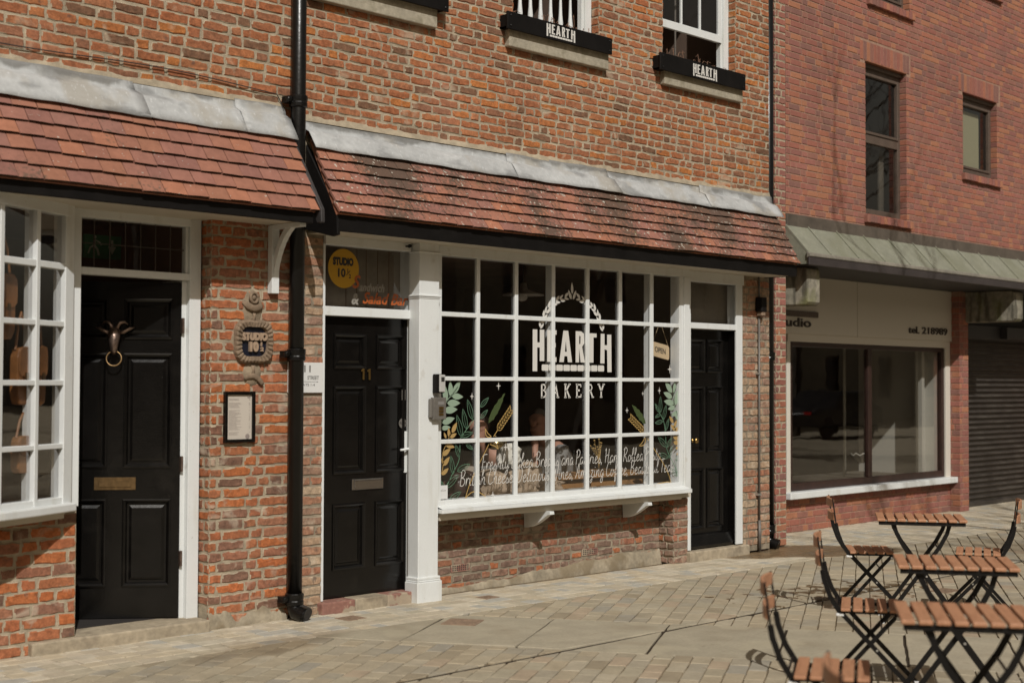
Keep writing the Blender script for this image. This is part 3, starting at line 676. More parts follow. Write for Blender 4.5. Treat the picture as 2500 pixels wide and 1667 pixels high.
mb.build('lower_wall', ['brick_old','mortar'], studio)
# rough cement skim at the foot of the pier
mb = MB(); n = 26
for i in range(n+1):
    x = 5.30+(5.93-5.30)*i/n; zt = .085+.03*math.sin(i*.43)+.018*math.sin(i*1.05+1)+rs.uniform(-.012,.012)
    mb.v += [(x,-.022-.004*math.sin(i*1.1),-.01),(x,-.014-.004*math.sin(i*.7),zt*.75),(x,.004,zt)]
    if i: 
        b_ = 3*(i-1); mb.f += [(b_,b_+3,b_+4,b_+1),(b_+1,b_+4,b_+5,b_+2)]; mb.m += [0,0]
mb.build('wall_foot_skim', 'render', studio, smooth=True)
# shell of the building behind the front
def shell(parent, x0, x1, y0, y1, z1, mt, name='rear_walls', local=False):
    mb = MB(); mb.add([(x0,y0,0),(x1,y0,0),(x1,y1,0),(x0,y1,0),(x0,y0,z1),(x1,y0,z1),(x1,y1,z1),(x0,y1,z1)], [(4,5,6,7),(1,2,6,5),(2,3,7,6),(3,0,4,7)])
    return mb.build(name, mt, parent, local=local)
def room(parent, x0, x1, y0, y1, z0, z1, mt='interior', name='interior', local=False, floor=None):
    mb = MB(); mb.add([(x0,y0,z0),(x1,y0,z0),(x1,y1,z0),(x0,y1,z0),(x0,y0,z1),(x1,y0,z1),(x1,y1,z1),(x0,y1,z1)], [(0,1,2,3),(4,7,6,5),(1,5,6,2),(2,6,7,3),(0,3,7,4)], 0)
    return mb.build(name, mt, parent, local=local)
shell(studio, 1.6, 5.95, .02, 8, 6.7, 'brick_mod')
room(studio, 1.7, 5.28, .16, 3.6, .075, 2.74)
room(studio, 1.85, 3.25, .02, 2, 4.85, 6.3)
# sloping canopy roof
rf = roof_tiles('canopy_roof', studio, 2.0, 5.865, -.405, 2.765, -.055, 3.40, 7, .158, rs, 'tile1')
ORG[rf] = ORG[studio]
flashing('flashing', rf, 2.0, 5.875, [(-.010,3.532),(-.022,3.475),(-.085,3.435),(-.172,3.287)], rs, [3.1,4.66,5.46], 'lead1')
MB().box(2.0,5.845,-.392,-.36,2.695,2.785).box(5.80,5.86,-.36,0.02,2.70,2.76).build('fascia', 'black_matt', rf, bevel=.003)
MB().box(2.0,5.80,-.358,.12,2.705,2.722).build('soffit', 'cream', rf)
fillet(studio, 2.0, 5.86, 3.532, rs)
# raking verge board with clipped foot
mb = MB(); rb = [(-.02,3.43),(-.445,2.79),(-.45,2.70),(-.40,2.70),(-.02,3.28)]
mb.prism(rb, lambda y,z:(5.868,y,z), lambda y,z:(5.900,y,z)); mb.build('verge_board', 'black_verge', rf, bevel=.004, fixn=True)
# white bracket under the canopy
mb = MB(); mb.box(5.755,5.815,-.055,-.004,2.235,2.70)
arc = []
for k in range(13):
    t = k/12; a = math.pi/2*t; arc.append((-.05-.30*(1-math.cos(a))**.9*1.0, 2.27+.43*math.sin(a)))
inner = [(y+.045*(1-.3*i/12), z+.045*i/12) for i, (y,z) in enumerate(arc)]
poly = arc+inner[::-1]
for i in range(12):
    q = [arc[i],arc[i+1],inner[i+1],inner[i]]
    mb.prism(q, lambda y,z:(5.765,y,min(z,2.702)), lambda y,z:(5.805,y,min(z,2.702)))
mb.box(5.76,5.81,-.36,-.05,2.672,2.7035)
mb.build('canopy_bracket', 'white', studio, bevel=.002, fixn=True)
# door opening
mb = MB(); Y = .10
mb.box(4.300,4.405,Y-.03,Y+.06,.86,2.72); mb.box(4.300,4.385,Y-.01,Y+.06,.06,.86); mb.box(5.205,5.292,Y,Y+.08,.06,2.72)
mb.box(4.405,5.205,Y+.002,Y+.078,2.30,2.345); mb.box(4.405,5.205,Y-.012,Y+.078,2.655,2.72)
mb.box(4.405,4.425,Y+.02,Y+.07,2.345,2.655); mb.box(5.185,5.205,Y+.02,Y+.07,2.345,2.655)
mb.box(5.170,5.205,Y+.035,Y+.30,.075,2.30)
fr = mb.build('door_frame', 'white', studio, bevel=.003); 
MB().quad((4.42,Y+.04,2.34),(5.19,Y+.04,2.34),(5.19,Y+.04,2.66),(4.42,Y+.04,2.66)).build('transom_pane', 'glass', fr)
mb = MB()
for i in range(1,7): mb.box(4.42+i*.11-.003,4.42+i*.11+.003,Y+.042,Y+.048,2.34,2.66)
mb.box(4.42,5.19,Y+.0425,Y+.0475,2.497,2.503); mb.build('leaded_came', 'came', fr)
# the leaf stands ajar, hinged on the right
ang = R_(142); hx, hy = 5.165, Y+.035; ca, sa = math.cos(ang), math.sin(ang)
def leafmap(x, y, z): s_ = .83-x; return (hx+ca*s_+sa*y*1, hy+sa*s_-ca*y*1, .085+z)
pan = [(a,b,c-.085,e-.085) for (c,e) in ((.30,.85),(1.075,1.805),(1.92,2.165)) for (a,b) in ((.83-.765,.83-.482),(.83-.355,.83-.068))]
dl = panel_door(.83, 2.20, pan, leafmap).build('door', 'black', studio, fixn=False); ORG[dl] = ORG[studio]
def lbox(a,b,y0,y1,c,e,mb,m=0):
    vs = [(a,y0,c),(b,y0,c),(b,y1,c),(a,y1,c),(a,y0,e),(b,y0,e),(b,y1,e),(a,y1,e)]
    mb.add([leafmap(*p) for p in vs], [(0,3,2,1),(4,5,6,7),(0,1,5,4),(1,2,6,5),(2,3,7,6),(3,0,4,7)], m)
mb = MB(); lbox(.83-.548,.83-.281,-.008,.002,.835,.918,mb); lbox(.83-.52,.83-.31,-.012,-.006,.853,.899,mb)
mb.build('letterbox', 'brass_old', dl, bevel=.002)
for z in (1.95,1.04,.42):
    mb = MB(); mb.box(5.158,5.176,Y+.012,Y+.034,z,z+.10); mb.lathe([(.006,0),(.006,.10)],(5.167,Y+.014,z),'z',8); mb.build('hinge', 'bronze', dl)
# goat head knocker
kx, kz = .83-.424, 1.80
def km(x,y,z): return leafmap(kx+x, -y, kz+z)
kn = MB()
def blob(mb, pts, rads, seg=10, f=km, m=0): 
    P = [f(*p) for p in pts]; mb.tube(P, rads, seg, m)
blob(kn, [(0,.012,.085),(0,.035,.07),(0,.055,.035),(0,.062,-.01),(0,.058,-.05),(0,.05,-.075)], [.026,.040,.040,.030,.023,.016])
for sgn in (-1,1):
    blob(kn, [(sgn*.014,.03,.08),(sgn*.020,.036,.108),(sgn*.036,.034,.130),(sgn*.062,.026,.136),(sgn*.084,.018,.118)], [.015,.014,.012,.009,.004], 8)
    blob(kn, [(sgn*.025,.03,.06),(sgn*.06,.03,.072),(sgn*.095,.02,.092),(sgn*.125,.015,.10)], [.010,.014,.012,.003], 8)
    blob(kn, [(sgn*.024,.055,.052),(sgn*.026,.062,.047)], [.008,.004], 6)
kn.build('knocker', 'bronze', dl, smooth=True)
mb = MB(); ring = [km(.048*math.cos(a), .052-.01*math.sin(a), -.105+.048*math.sin(a)) for a in [2*math.pi*k/28 for k in range(29)]]
mb.tube(ring, .0055, 8, caps=False); mb.build('knocker_ring', 'brass_old', dl, smooth=True)
# door step
mb = MB(); mb.box(4.05,5.29,-.055,.24,-.02,.076); mb.build('doorstep', 'step', studio, bevel=.012, seg=3)
MB().box(4.405,5.20,.235,.9,.0,.0795).build('door_mat_floor', 'dark_floor', studio)
# bow window: facets turn away from the wall to the left
NB = 7; bx0, by0 = 4.285, -.015; seg_w = .318
cols_ = []; px_, py_ = bx0, by0; a_ = 28.0
P2 = [(px_, py_)]
for i in range(NB):
    an = R_(a_); px_ -= seg_w*math.cos(an); py_ -= seg_w*math.sin(an); P2.append((px_, py_)); a_ -= 56.0/(NB-1)*1.0 if i >= 1 else 3.0
mb = MB(); gl = MB()
rows_z = [(.893,.932),(1.225,1.255),(1.605,1.637),(1.96,1.993),(2.305,2.345),(2.635,2.72)]
def facet_box(mb, A, B, t0, t1, y0, y1, z0, z1):
    dx, dy = B[0]-A[0], B[1]-A[1]; L_ = math.hypot(dx,dy); ux, uy = dx/L_, dy/L_; nx, ny = uy, -ux
    if ny > 0: nx, ny = -nx, -ny
    def q(t,y,z): return (A[0]+dx*t+nx*(-y), A[1]+dy*t+ny*(-y), z)
    vs = [q(t0,y0,z0),q(t1,y0,z0),q(t1,y1,z0),q(t0,y1,z0),q(t0,y0,z1),q(t1,y0,z1),q(t1,y1,z1),q(t0,y1,z1)]
    mb.add(vs, [(0,1,2,3),(4,7,6,5),(0,4,5,1),(1,5,6,2),(2,6,7,3),(3,7,4,0)])
for i in range(NB):
    A, B = P2[i], P2[i+1]
    for k, (za, zb) in enumerate(rows_z):
        facet_box(mb, A, B, -.01, 1.01, .003-(.012 if k == 5 else 0), .068, za, zb)
    hw = .055
    if i == 0: facet_box(mb, A, B, -.12, .16, -.003, .085, .84, 2.72)
    facet_box(mb, A, B, 1-hw, 1+hw*.98, 0, .09, .86, 2.66)
    facet_box(gl, A, B, 0, 1, .03, .031, .90, 2.66)
bw = mb.build('bow_window', 'white', studio, bevel=.003, fixn=True)
gl.build('pane', 'glass', bw)
mb = MB()
sp = [(bx0+.02,.02)]+[(x+.0*0, y-.075) for x,y in P2]+[(P2[-1][0],.02)]
sp[1] = (bx0+.03, by0-.06)
mb.prism(sp, lambda x,y:(x,y,.845), lambda x,y:(x,y,.895)); mb.build('sill', 'white', bw, bevel=.008, seg=2, fixn=True)
mb = MB(); mb.prism([(bx0,.02)]+P2+[(P2[-1][0],.02)], lambda x,y:(x,y+.02,.80), lambda x,y:(x,y+.02,.8455)); mb.build('sill_board', 'cream', bw, fixn=True)
mb = MB(); mb.prism([(bx0+.02,.10)]+[(x,y-.005) for x,y in P2]+[(P2[-1][0],.10)], lambda x,y:(x,y,2.69), lambda x,y:(x,y,2.7)); mb.build('head_board', 'cream', bw, fixn=True)
MB().box(4.235,4.270,-.010,.0,.94,1.045).build('alarm_sticker', 'plate', bw)

# ------------------------------------------------------------------ MIDDLE BUILDING: the bakery
rk = random.Random(21)
bak = thing('brick_building', 'bakery in orange brick with white many-paned shop window under a mossy tiled canopy', 'building', (8.9, .3, 0))
W1 = (8.14, 9.20, 4.50, 6.1); W2 = (10.075, 11.205, 4.50, 6.1); W0 = (6.2, 7.22, 4.50, 6.1)
mb = MB(); HO = [W0, W1, W2]
wallpanel(mb, 5.955, 11.76, 3.36, 6.7, HO, F0, rk, zref=.02, jit=.0036, course=.0655, j=.0115, Lb=.206, Hb=.098, bond='m')
mortar(mb, 5.955, 11.76, 2.72, 3.38, [], F0)
for (a,b,c,e) in HO:
    for xx in (a, b):
        fm_ = (lambda X: (lambda s_, z, dd: (X-dd, .15-s_, z)))(xx)
        bricks(mb, 0, .148, c, e, [], fm_, rk, zref=.02, bond='m'); mortar(mb, 0, .15, c, e, [], fm_)
mb.build('upper_wall', ['brick_red','mortar'], bak)
mb = MB()
wallpanel(mb, 5.97, 6.238, .0, 2.70, [], F0, rk, zref=.0, bond='m', course=.070)
mb.add([(6.238,-.0,0),(6.238,.15,0),(6.238,.15,2.7),(6.238,-.0,2.7)],[(0,1,2,3)],1)
mb.build('bleached_pier', ['brick_buff','mortar_dark'], bak)
mb = MB()
wallpanel(mb, 11.312, 11.762, .02, 2.70, [], F0, rk, zref=.0, bond='m')
mb.add([(11.765,0.006,0),(11.765,.4,0),(11.765,.4,6.7),(11.765,0.006,6.7)],[(0,1,2,3)],1)
mb.build('bleached_pier', ['brick_buff','mortar_dark'], bak)
mb = MB()
wallpanel(mb, 7.29, 10.25, .0, .66, [(7.64,7.86,.145,.205),(9.18,9.40,.145,.205)], front(.17), rk, zref=.0, jit=.004, course=.066, j=.0125, Lb=.21)
wallpanel(mb, 10.245, 10.452, .0, .655, [], F0, random.Random(4), zref=.0, jit=.005, bond='m', course=.066)
bricks(mb, 0, .17, .0, .655, [], leftface(10.245,.17), random.Random(5), zref=.0, jit=.006, proud=.012, bond='m', course=.066); mortar(mb, 0,.17,0,.655,[],leftface(10.245,.17))
mb.build('stall_riser', ['brick_dirty','mortar_dark'], bak)
mb = MB(); n = 60
for i in range(n+1):
    x = 7.29+(10.245-7.29)*i/n; zt = .035+.085*max(0,min(1,(x-8.0)/1.6))+.010*math.sin(i*.53)+rk.uniform(-.006,.006)
    mb.v += [(x,.140-.003*math.sin(i*1.1),-.01),(x,.150-.003*math.sin(i*.7),zt*.75),(x,.169,zt)]
    if i:
        b_ = 3*(i-1); mb.f += [(b_,b_+3,b_+4,b_+1),(b_+1,b_+4,b_+5,b_+2)]; mb.m += [0,0]
mb.build('wall_foot_skim', 'render', bak, smooth=True)
for ax in (7.645, 9.185):       # terracotta air bricks
    mb = MB(); mb.box(ax,ax+.205,.166,.19,.145,.203,0)
    for i in range(8):
        for q in range(3): mb.box(ax+.014+i*.0228,ax+.027+i*.0228,.1645,.17,.155+q*.0155,.164+q*.0155,1)
    mb.build('air_brick', ['step_red','ink'], bak)
shell(bak, 5.95, 11.77, .02, 8, 6.7, 'brick_mod')
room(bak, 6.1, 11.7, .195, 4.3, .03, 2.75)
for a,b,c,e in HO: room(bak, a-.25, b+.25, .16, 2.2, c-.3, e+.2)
# doorsteps
mb = MB(); mb.box(6.205,6.50,-.06,.2,-.02,.082,0); mb.box(6.503,6.80,-.062,.2,-.02,.084,1); mb.box(6.803,7.06,-.06,.2,-.02,.083,0)
mb.build('doorstep', ['step_red','step'], bak, bevel=.008, seg=2)
MB().box(10.43,11.36,-.05,.3,-.02,.092).build('doorstep', 'step', bak, bevel=.01, seg=2)
# canopy
X0, X1 = 6.06, 11.70
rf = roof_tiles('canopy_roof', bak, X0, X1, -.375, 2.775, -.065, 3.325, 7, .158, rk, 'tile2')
flashing('flashing', rf, 6.04, 11.775, [(-.008,3.474),(-.020,3.405),(-.078,3.38),(-.158,3.258)], rk, [8.05,9.25,10.6], 'lead2', label='dull grey lead flashing dressed over the top tiles')
mb = MB(); mb.box(X0+.02,X1-.02,-.362,-.335,2.665,2.79); mb.box(X1-.03,X1+.0,-.36,.0,2.668,2.77); mb.build('fascia', 'black_matt', rf, bevel=.003)
mb = MB(); cheek = [(0,3.30),(-.355,2.80),(-.362,2.64),(-.30,2.632),(0,2.70)]
mb.prism(cheek, lambda y,z:(X0+.012,y,z), lambda y,z:(X0+.04,y,z)); mb.build('verge_board', 'black_matt', rf, bevel=.003, fixn=True)
MB().box(X0+.04,X1-.03,-.335,.19,2.672,2.69).build('soffit', 'cream', rf)
fillet(bak, 6.05, 11.76, 3.474, rk)
# timber front: frieze, frames
mb = MB()
mb.box(6.24,7.045,-.025,.06,2.61,2.673); mb.box(7.30,10.40,-.058,.06,2.60,2.674); mb.box(10.40,11.31,-.02,.06,2.575,2.672)
mb.box(7.275,7.305,-.052,.06,.70,2.66); mb.box(11.212,11.312,-.0,.022,.10,2.575); mb.box(11.25,11.312,.022,.14,.10,2.575)
mb.box(10.455,10.50,.0,.14,.10,2.6); mb.box(10.50,11.212,.003,.14,2.14,2.195)
mb.build('timber_frame', 'white', bak, bevel=.003)
mb = MB(); mb.lathe([(.006,0),(.007,.03),(.014,.034),(.014,.05),(.004,.056)],(6.99,-.025,2.645),'y',12); mb.build('bell_push', 'black_matt', bak)
# pilaster
mb = MB(); mb.box(7.062,7.262,-.10,.02,.16,2.68); mb.box(7.035,7.282,-.125,.02,-.01,.15); mb.box(7.045,7.275,-.118,.02,.15,.163)
mb.box(7.048,7.276,-.112,.02,.163,.185); mb.box(7.050,7.276,-.112,.02,2.272,2.290); mb.box(7.056,7.268,-.105,.02,2.258,2.272); mb.box(7.052,7.274,-.108,.02,2.60,2.614)
mb.build('pilaster', 'white', bak, bevel=.006, seg=3)
# big multi-paned shop window
VX = [(7.705,7.742),(8.131,8.169),(8.566,8.606),(8.992,9.033),(9.418,9.460),(9.847,9.892)]
HZ = [(1.166,1.198),(1.646,1.678),(2.136,2.172)]
mb = MB(); y0, y1 = -.05, -.012
for k, (a,b) in enumerate(VX):
    mb.box(a,b,y0,y0+.022,.72,2.61)
    mb.box(a+.008,b-.008,y0+.022,y1 if k not in (2,5) else .035,.72,2.61)
for (a,b) in HZ:
    mb.box(7.30,10.30,y0+.002,y0+.021,a,b); mb.box(7.30,10.30,y0+.021,y1-.003,a+.006,b-.006)
mb.box(7.29,7.332,y0-.003,.10,.70,2.62); mb.box(10.262,10.32,y0-.002,.055,.70,2.60); mb.box(10.32,10.40,y0-.012,.10,.66,2.60)
mb.box(10.40,10.455,-.03,.10,.655,2.60)
mb.box(7.30,10.32,y0-.004,.06,.700,.738)
sw = mb.build('shop_window', 'white', bak, bevel=.003)
MB().quad((7.3,y0+.024,.72),(10.3,y0+.024,.72),(10.3,y0+.024,2.61),(7.3,y0+.024,2.61)).build('pane', 'glass', sw)
mb = MB(); mb.box(7.27,10.335,-.142,.05,.645,.678)
mb.add([(7.27,-.142,.678),(10.335,-.142,.678),(10.335,-.05,.704),(7.27,-.05,.704)],[(0,1,2,3)]); mb.add([(10.335,-.142,.678),(10.335,-.05,.678),(10.335,-.05,.704)],[(0,1,2)])
mb.build('sill', 'white', sw, bevel=.004)
mb = MB(); mb.box(7.29,10.25,-.085,.17,.59,.645); mb.box(10.25,10.40,-.07,.0,.60,.645); mb.build('sill_apron', 'cream', sw)
for bx_ in (8.46, 9.72):
    mb = MB(); pr = [(.168,.59),(-.13,.59),(-.135,.565),(-.125,.562)]+[(-.10+.26*t, .558-.115*math.sin(math.pi*.5*t)**1.0-.0*t) for t in [i/8 for i in range(9)]]
    mb.prism(pr, lambda y,z:(bx_,y,z), lambda y,z:(bx_+.05,y,z)); mb.build('sill_bracket', 'white', sw, bevel=.002, fixn=True)
mb = MB(); mb.box(7.35,10.2,.05,.48,.66,.70); mb.build('display_shelf', 'cream', sw)
# door 11
mb = MB()
mb.box(6.236,6.258,.0,.14,.085,2.62); mb.box(7.086,7.16,.0,.16,.085,2.62)
mb.box(6.258,7.086,.004,.138,2.105,2.172)
fr = mb.build('door_frame', 'white', bak, bevel=.003)
MB().quad((6.26,.05,2.16),(7.12,.05,2.16),(7.12,.05,2.62),(6.26,.05,2.62)).build('transom_pane', 'glass', fr)
MB().quad((6.26,.15,2.14),(7.14,.15,2.14),(7.14,.15,2.66),(6.26,.15,2.66)).build('transom_backing', 'matchboard', fr)
dw = .83; fmD = lambda x,y,z: (6.309+x, .065+y, .09+z)
pan = [(a_p,b_p,c_p,e_p) for (c_p,e_p) in ((.205,.655),(.89,1.505),(1.65,1.88)) for (a_p,b_p) in ((.088,.362),(.484,.738))]
dd_ = panel_door(dw, 2.015, pan, fmD).build('door', 'black', bak); ORG[dd_] = ORG[bak]
mb = MB(); mb.box(6.555,6.85,.052,.066,.85,.928); mb.box(6.575,6.83,.046,.054,.862,.916); mb.box(6.572,6.833,.044,.05,.918,.924); mb.build('letterbox', 'chrome', dd_, bevel=.002)
for cx in (6.648, 6.705):
    mb = MB(); mb.box(cx,cx+.016,.050,.060,1.65,1.73); mb.box(cx-.012,cx+.004,.051,.059,1.708,1.722); mb.build('numeral', 'brass', dd_, bevel=.002)
mb = MB(); mb.box(7.055,7.083,.050,.066,.955,1.265); mb.lathe([(.009,0),(.009,.035)],(7.069,.052,1.135),'y',10); mb.tube([(7.069,.02,1.135),(7.02,.016,1.130),(6.985,.018,1.128)],[.010,.010,.009],8); mb.build('door_handle', 'white', dd_, bevel=.006, seg=3)
mb = MB(); mb.lathe([(.037,0),(.037,.003)],(7.045,.066,1.325),'y',24); 
pl = mb.build('push_sign', 'grey_pl', dd_)
mb = MB(); put_text(mb, 'PUSH', .026, lambda x,z:(7.045+x,.0620,1.317+z), offset=.0006, align='CENTER'); mb.build('lettering', 'ink', pl); 
mb = MB(); mb.box(7.035,7.07,.0615,.066,1.50,1.575); mb.build('latch_plate', 'grey_pl', dd_)
# painted words on the transom and the oval sticker
mb = MB(); T = lambda yy: (lambda x0,z0,k=1.0: (lambda x,z:(x0+x*k, yy, z0+z)))
ov = [(6.458+.142*math.cos(2*math.pi*k/40), .0475, 2.452+.142*math.sin(2*math.pi*k/40)) for k in range(40)]
mb.add(ov[::-1], [tuple(range(40))], 0)
fit_text(mb, 'STUDIO', (6.358,6.548,2.472,2.532), lambda x,z:(x,.0462,z), 1, offset=.075)
put_text(mb, '10', .082, lambda x,z:(6.392+x,.0462,2.392+z), 1, offset=.0035)
put_text(mb, '1', .04, lambda x,z:(6.485+x,.0462,2.425+z), 1, offset=.0012); put_text(mb, '2', .04, lambda x,z:(6.505+x,.0462,2.385+z), 1, offset=.0012)
ribbon(mb, [(6.482,2.405),(6.518,2.440)], .006, lambda x,z:(x,.0463,z), 1)
mb.build('oval_sticker', ['yellow','ink'], fr)
mb = MB()
put_text(mb, 'S', .13, lambda x,z:(6.535+x,.0455,2.318+z), 0, offset=.003, shear=.3)
fit_text(mb, 'Salad Bar', (6.635,7.08,2.205,2.292), lambda x,z:(x,.0465,z), 0, offset=.02, shear=.35)
put_text(mb, '&', .11, lambda x,z:(6.53+x*.9,.0465,2.20+z), 1, offset=.004, shear=.2)
put_text(mb, 'andwich', .085, lambda x,z:(6.600+x*.85,.0470,2.298+z), 2, offset=.0015, shear=.35)
mb.build('transom_lettering', ['orange','ghost','ghost'], fr)
mb = MB()
for i, xx in enumerate((6.56,6.66,6.75,6.86,6.97)): mb.box(xx,xx+.004,.146,.1495,2.16,2.64)
mb.build('matchboard_line', 'interior', fr)
# door 3
fmE = lambda x,y,z: (10.50+x, .105+y, .235+z)
MB().box(11.214,11.25,.022,.14,.10,2.14).build('door_rebate', 'black', bak)
dd3 = panel_door(.713, 1.905, six_panels(.713, [(.05,.59),(.76,1.36),(1.51,1.80)]), fmE).build('door', 'black', bak); ORG[dd3] = ORG[bak]
mb = MB(); mb.prism([(.105,.235),(.06,.222),(.03,.125),(.035,.105),(.105,.105)], lambda y,z:(10.502,y,z), lambda y,z:(11.205,y,z)); mb.box(10.51,11.20,.10,.14,.09,.108); mb.build('weather_board', 'black', dd3, bevel=.003, fixn=True)
mb = MB(); mb.lathe([(.022,0),(.022,.004),(.009,.008),(.009,.02),(.024,.03),(.030,.044),(.022,.056),(.004,.06)],(10.665,.105,1.10),'y',16); mb.build('door_knob', 'brass', dd3, smooth=True)
MB().quad((10.50,.05,2.19),(11.25,.05,2.19),(11.25,.05,2.58),(10.50,.05,2.58)).build('transom_pane', 'glass', dd3)
MB().quad((10.62,.16,2.15),(11.4,.16,2.15),(11.4,.16,2.65),(10.62,.16,2.65)).build('transom_backing', 'matchboard', dd3)

# painted decoration on the inside of the shop window, as flat paint on the glass plane
gy = -.0285
fg = lambda x, z: (x, gy, z)
mb = MB(); hearth(mb, 8.358, 1.805, .985, .262, fg)
# arch of wheat grains over the word
lf = []
for (a,b) in (((8.835,2.375),(8.832,2.476)),((8.826,2.33),(8.786,2.41)),((8.846,2.33),(8.884,2.41))): filled(mb, leaf_pts(a,b,.030), fg)
arch_path = smooth_line([(.392,2.085),(.345,2.175),(.275,2.262),(.17,2.318),(.06,2.352)], 8)
for sgn in (-1,1):
    for i in range(9):
        q = i/8.6*(len(arch_path)-2); k = int(q); a, b = arch_path[k], arch_path[k+1]
        px_, pz_ = a[0]+(b[0]-a[0])*(q-k), a[1]+(b[1]-a[1])*(q-k); L_ = math.hypot(b[0]-a[0], b[1]-a[1]); tx, tz = (b[0]-a[0])/L_, (b[1]-a[1])/L_
        side = 1 if i % 2 else -1; nx, nz = -tz*side, tx*side
        s0 = (8.838+sgn*(px_+nx*.004), pz_+nz*.004); s1 = (8.838+sgn*(px_+nx*.030+tx*.060), pz_+nz*.030+tz*.060)
        filled(mb, leaf_pts(s0, s1, .027, 7) if sgn > 0 else leaf_pts(s0, s1, .027, 7), fg)
        s1 = (8.838+sgn*(px_-nx*.026+tx*.050), pz_-nz*.026+tz*.050); s0 = (8.838+sgn*(px_-nx*.004-tx*.008), pz_-nz*.004-tz*.008)
        filled(mb, leaf_pts(s0, s1, .022, 7), fg)
mb.build('painted_name', 'sign_w', sw)
# BAKERY in slab serifs
mb = MB(); LW = .021
def slab(ch, x, h=.108, z=1.513, w_=.075):
    g = lambda p: (x+p[0]*w_, z+p[1]*h)
    strokes = {'B': [[(.2,0),(.2,1)],[(.2,.97),(.62,.97),(.78,.78),(.62,.54),(.2,.54)],[(.62,.54),(.88,.28),(.66,.03),(.2,.03)]],
     'A': [[(.12,0),(.5,1)],[(.5,1),(.88,0)],[(.28,.36),(.72,.36)]], 'K': [[(.2,0),(.2,1)],[(.85,1),(.22,.4)],[(.42,.56),(.88,0)]],
     'E': [[(.2,0),(.2,1)],[(.2,.97),(.85,.97),(.85,.78)],[(.2,.53),(.66,.53)],[(.2,.03),(.88,.03),(.88,.24)]],
     'R': [[(.2,0),(.2,1)],[(.2,.97),(.66,.97),(.84,.75),(.66,.52),(.2,.52)],[(.55,.52),(.92,.02)]], 'Y': [[(.5,0),(.5,.48)],[(.5,.46),(.1,1)],[(.5,.46),(.9,1)]]}[ch]
    for st in strokes: ribbon(mb, [g(p) for p in st], LW*(.62 if len(st) > 2 else .8), fg)
    ser = {'B': [(.08,0)], 'A': [(-.08,0),(.68,0)], 'K': [(0,0),(0,1),(.66,0),(.66,1)], 'E': [(.02,0),(.02,1)], 'R': [(0,0),(0,1),(.76,0)], 'Y': [(.3,0),(-.12,1),(.72,1)]}[ch]
    for (a,b) in ser: ribbon(mb, [g((a,b if b == 0 else 1)),g((a+.4,b if b == 0 else 1))], .011, fg)
for i, ch in enumerate('BAKERY'): slab(ch, 8.452+i*.1435)
mb.build('painted_word', 'sign_w', sw)
mb = MB()
script_text(mb, 'Freshly Baked Breads and Pastries, Hand Rolled Pasta', 7.775, .950, 10.02, .952, .118, .0056, fg)
script_text(mb, 'British Cheese, Delicious Wines, Amazing Coffee, Beautiful Teas', 7.545, .835, 10.20, .838, .118, .0056, fg)
mb.build('painted_script', 'sign_w', sw)
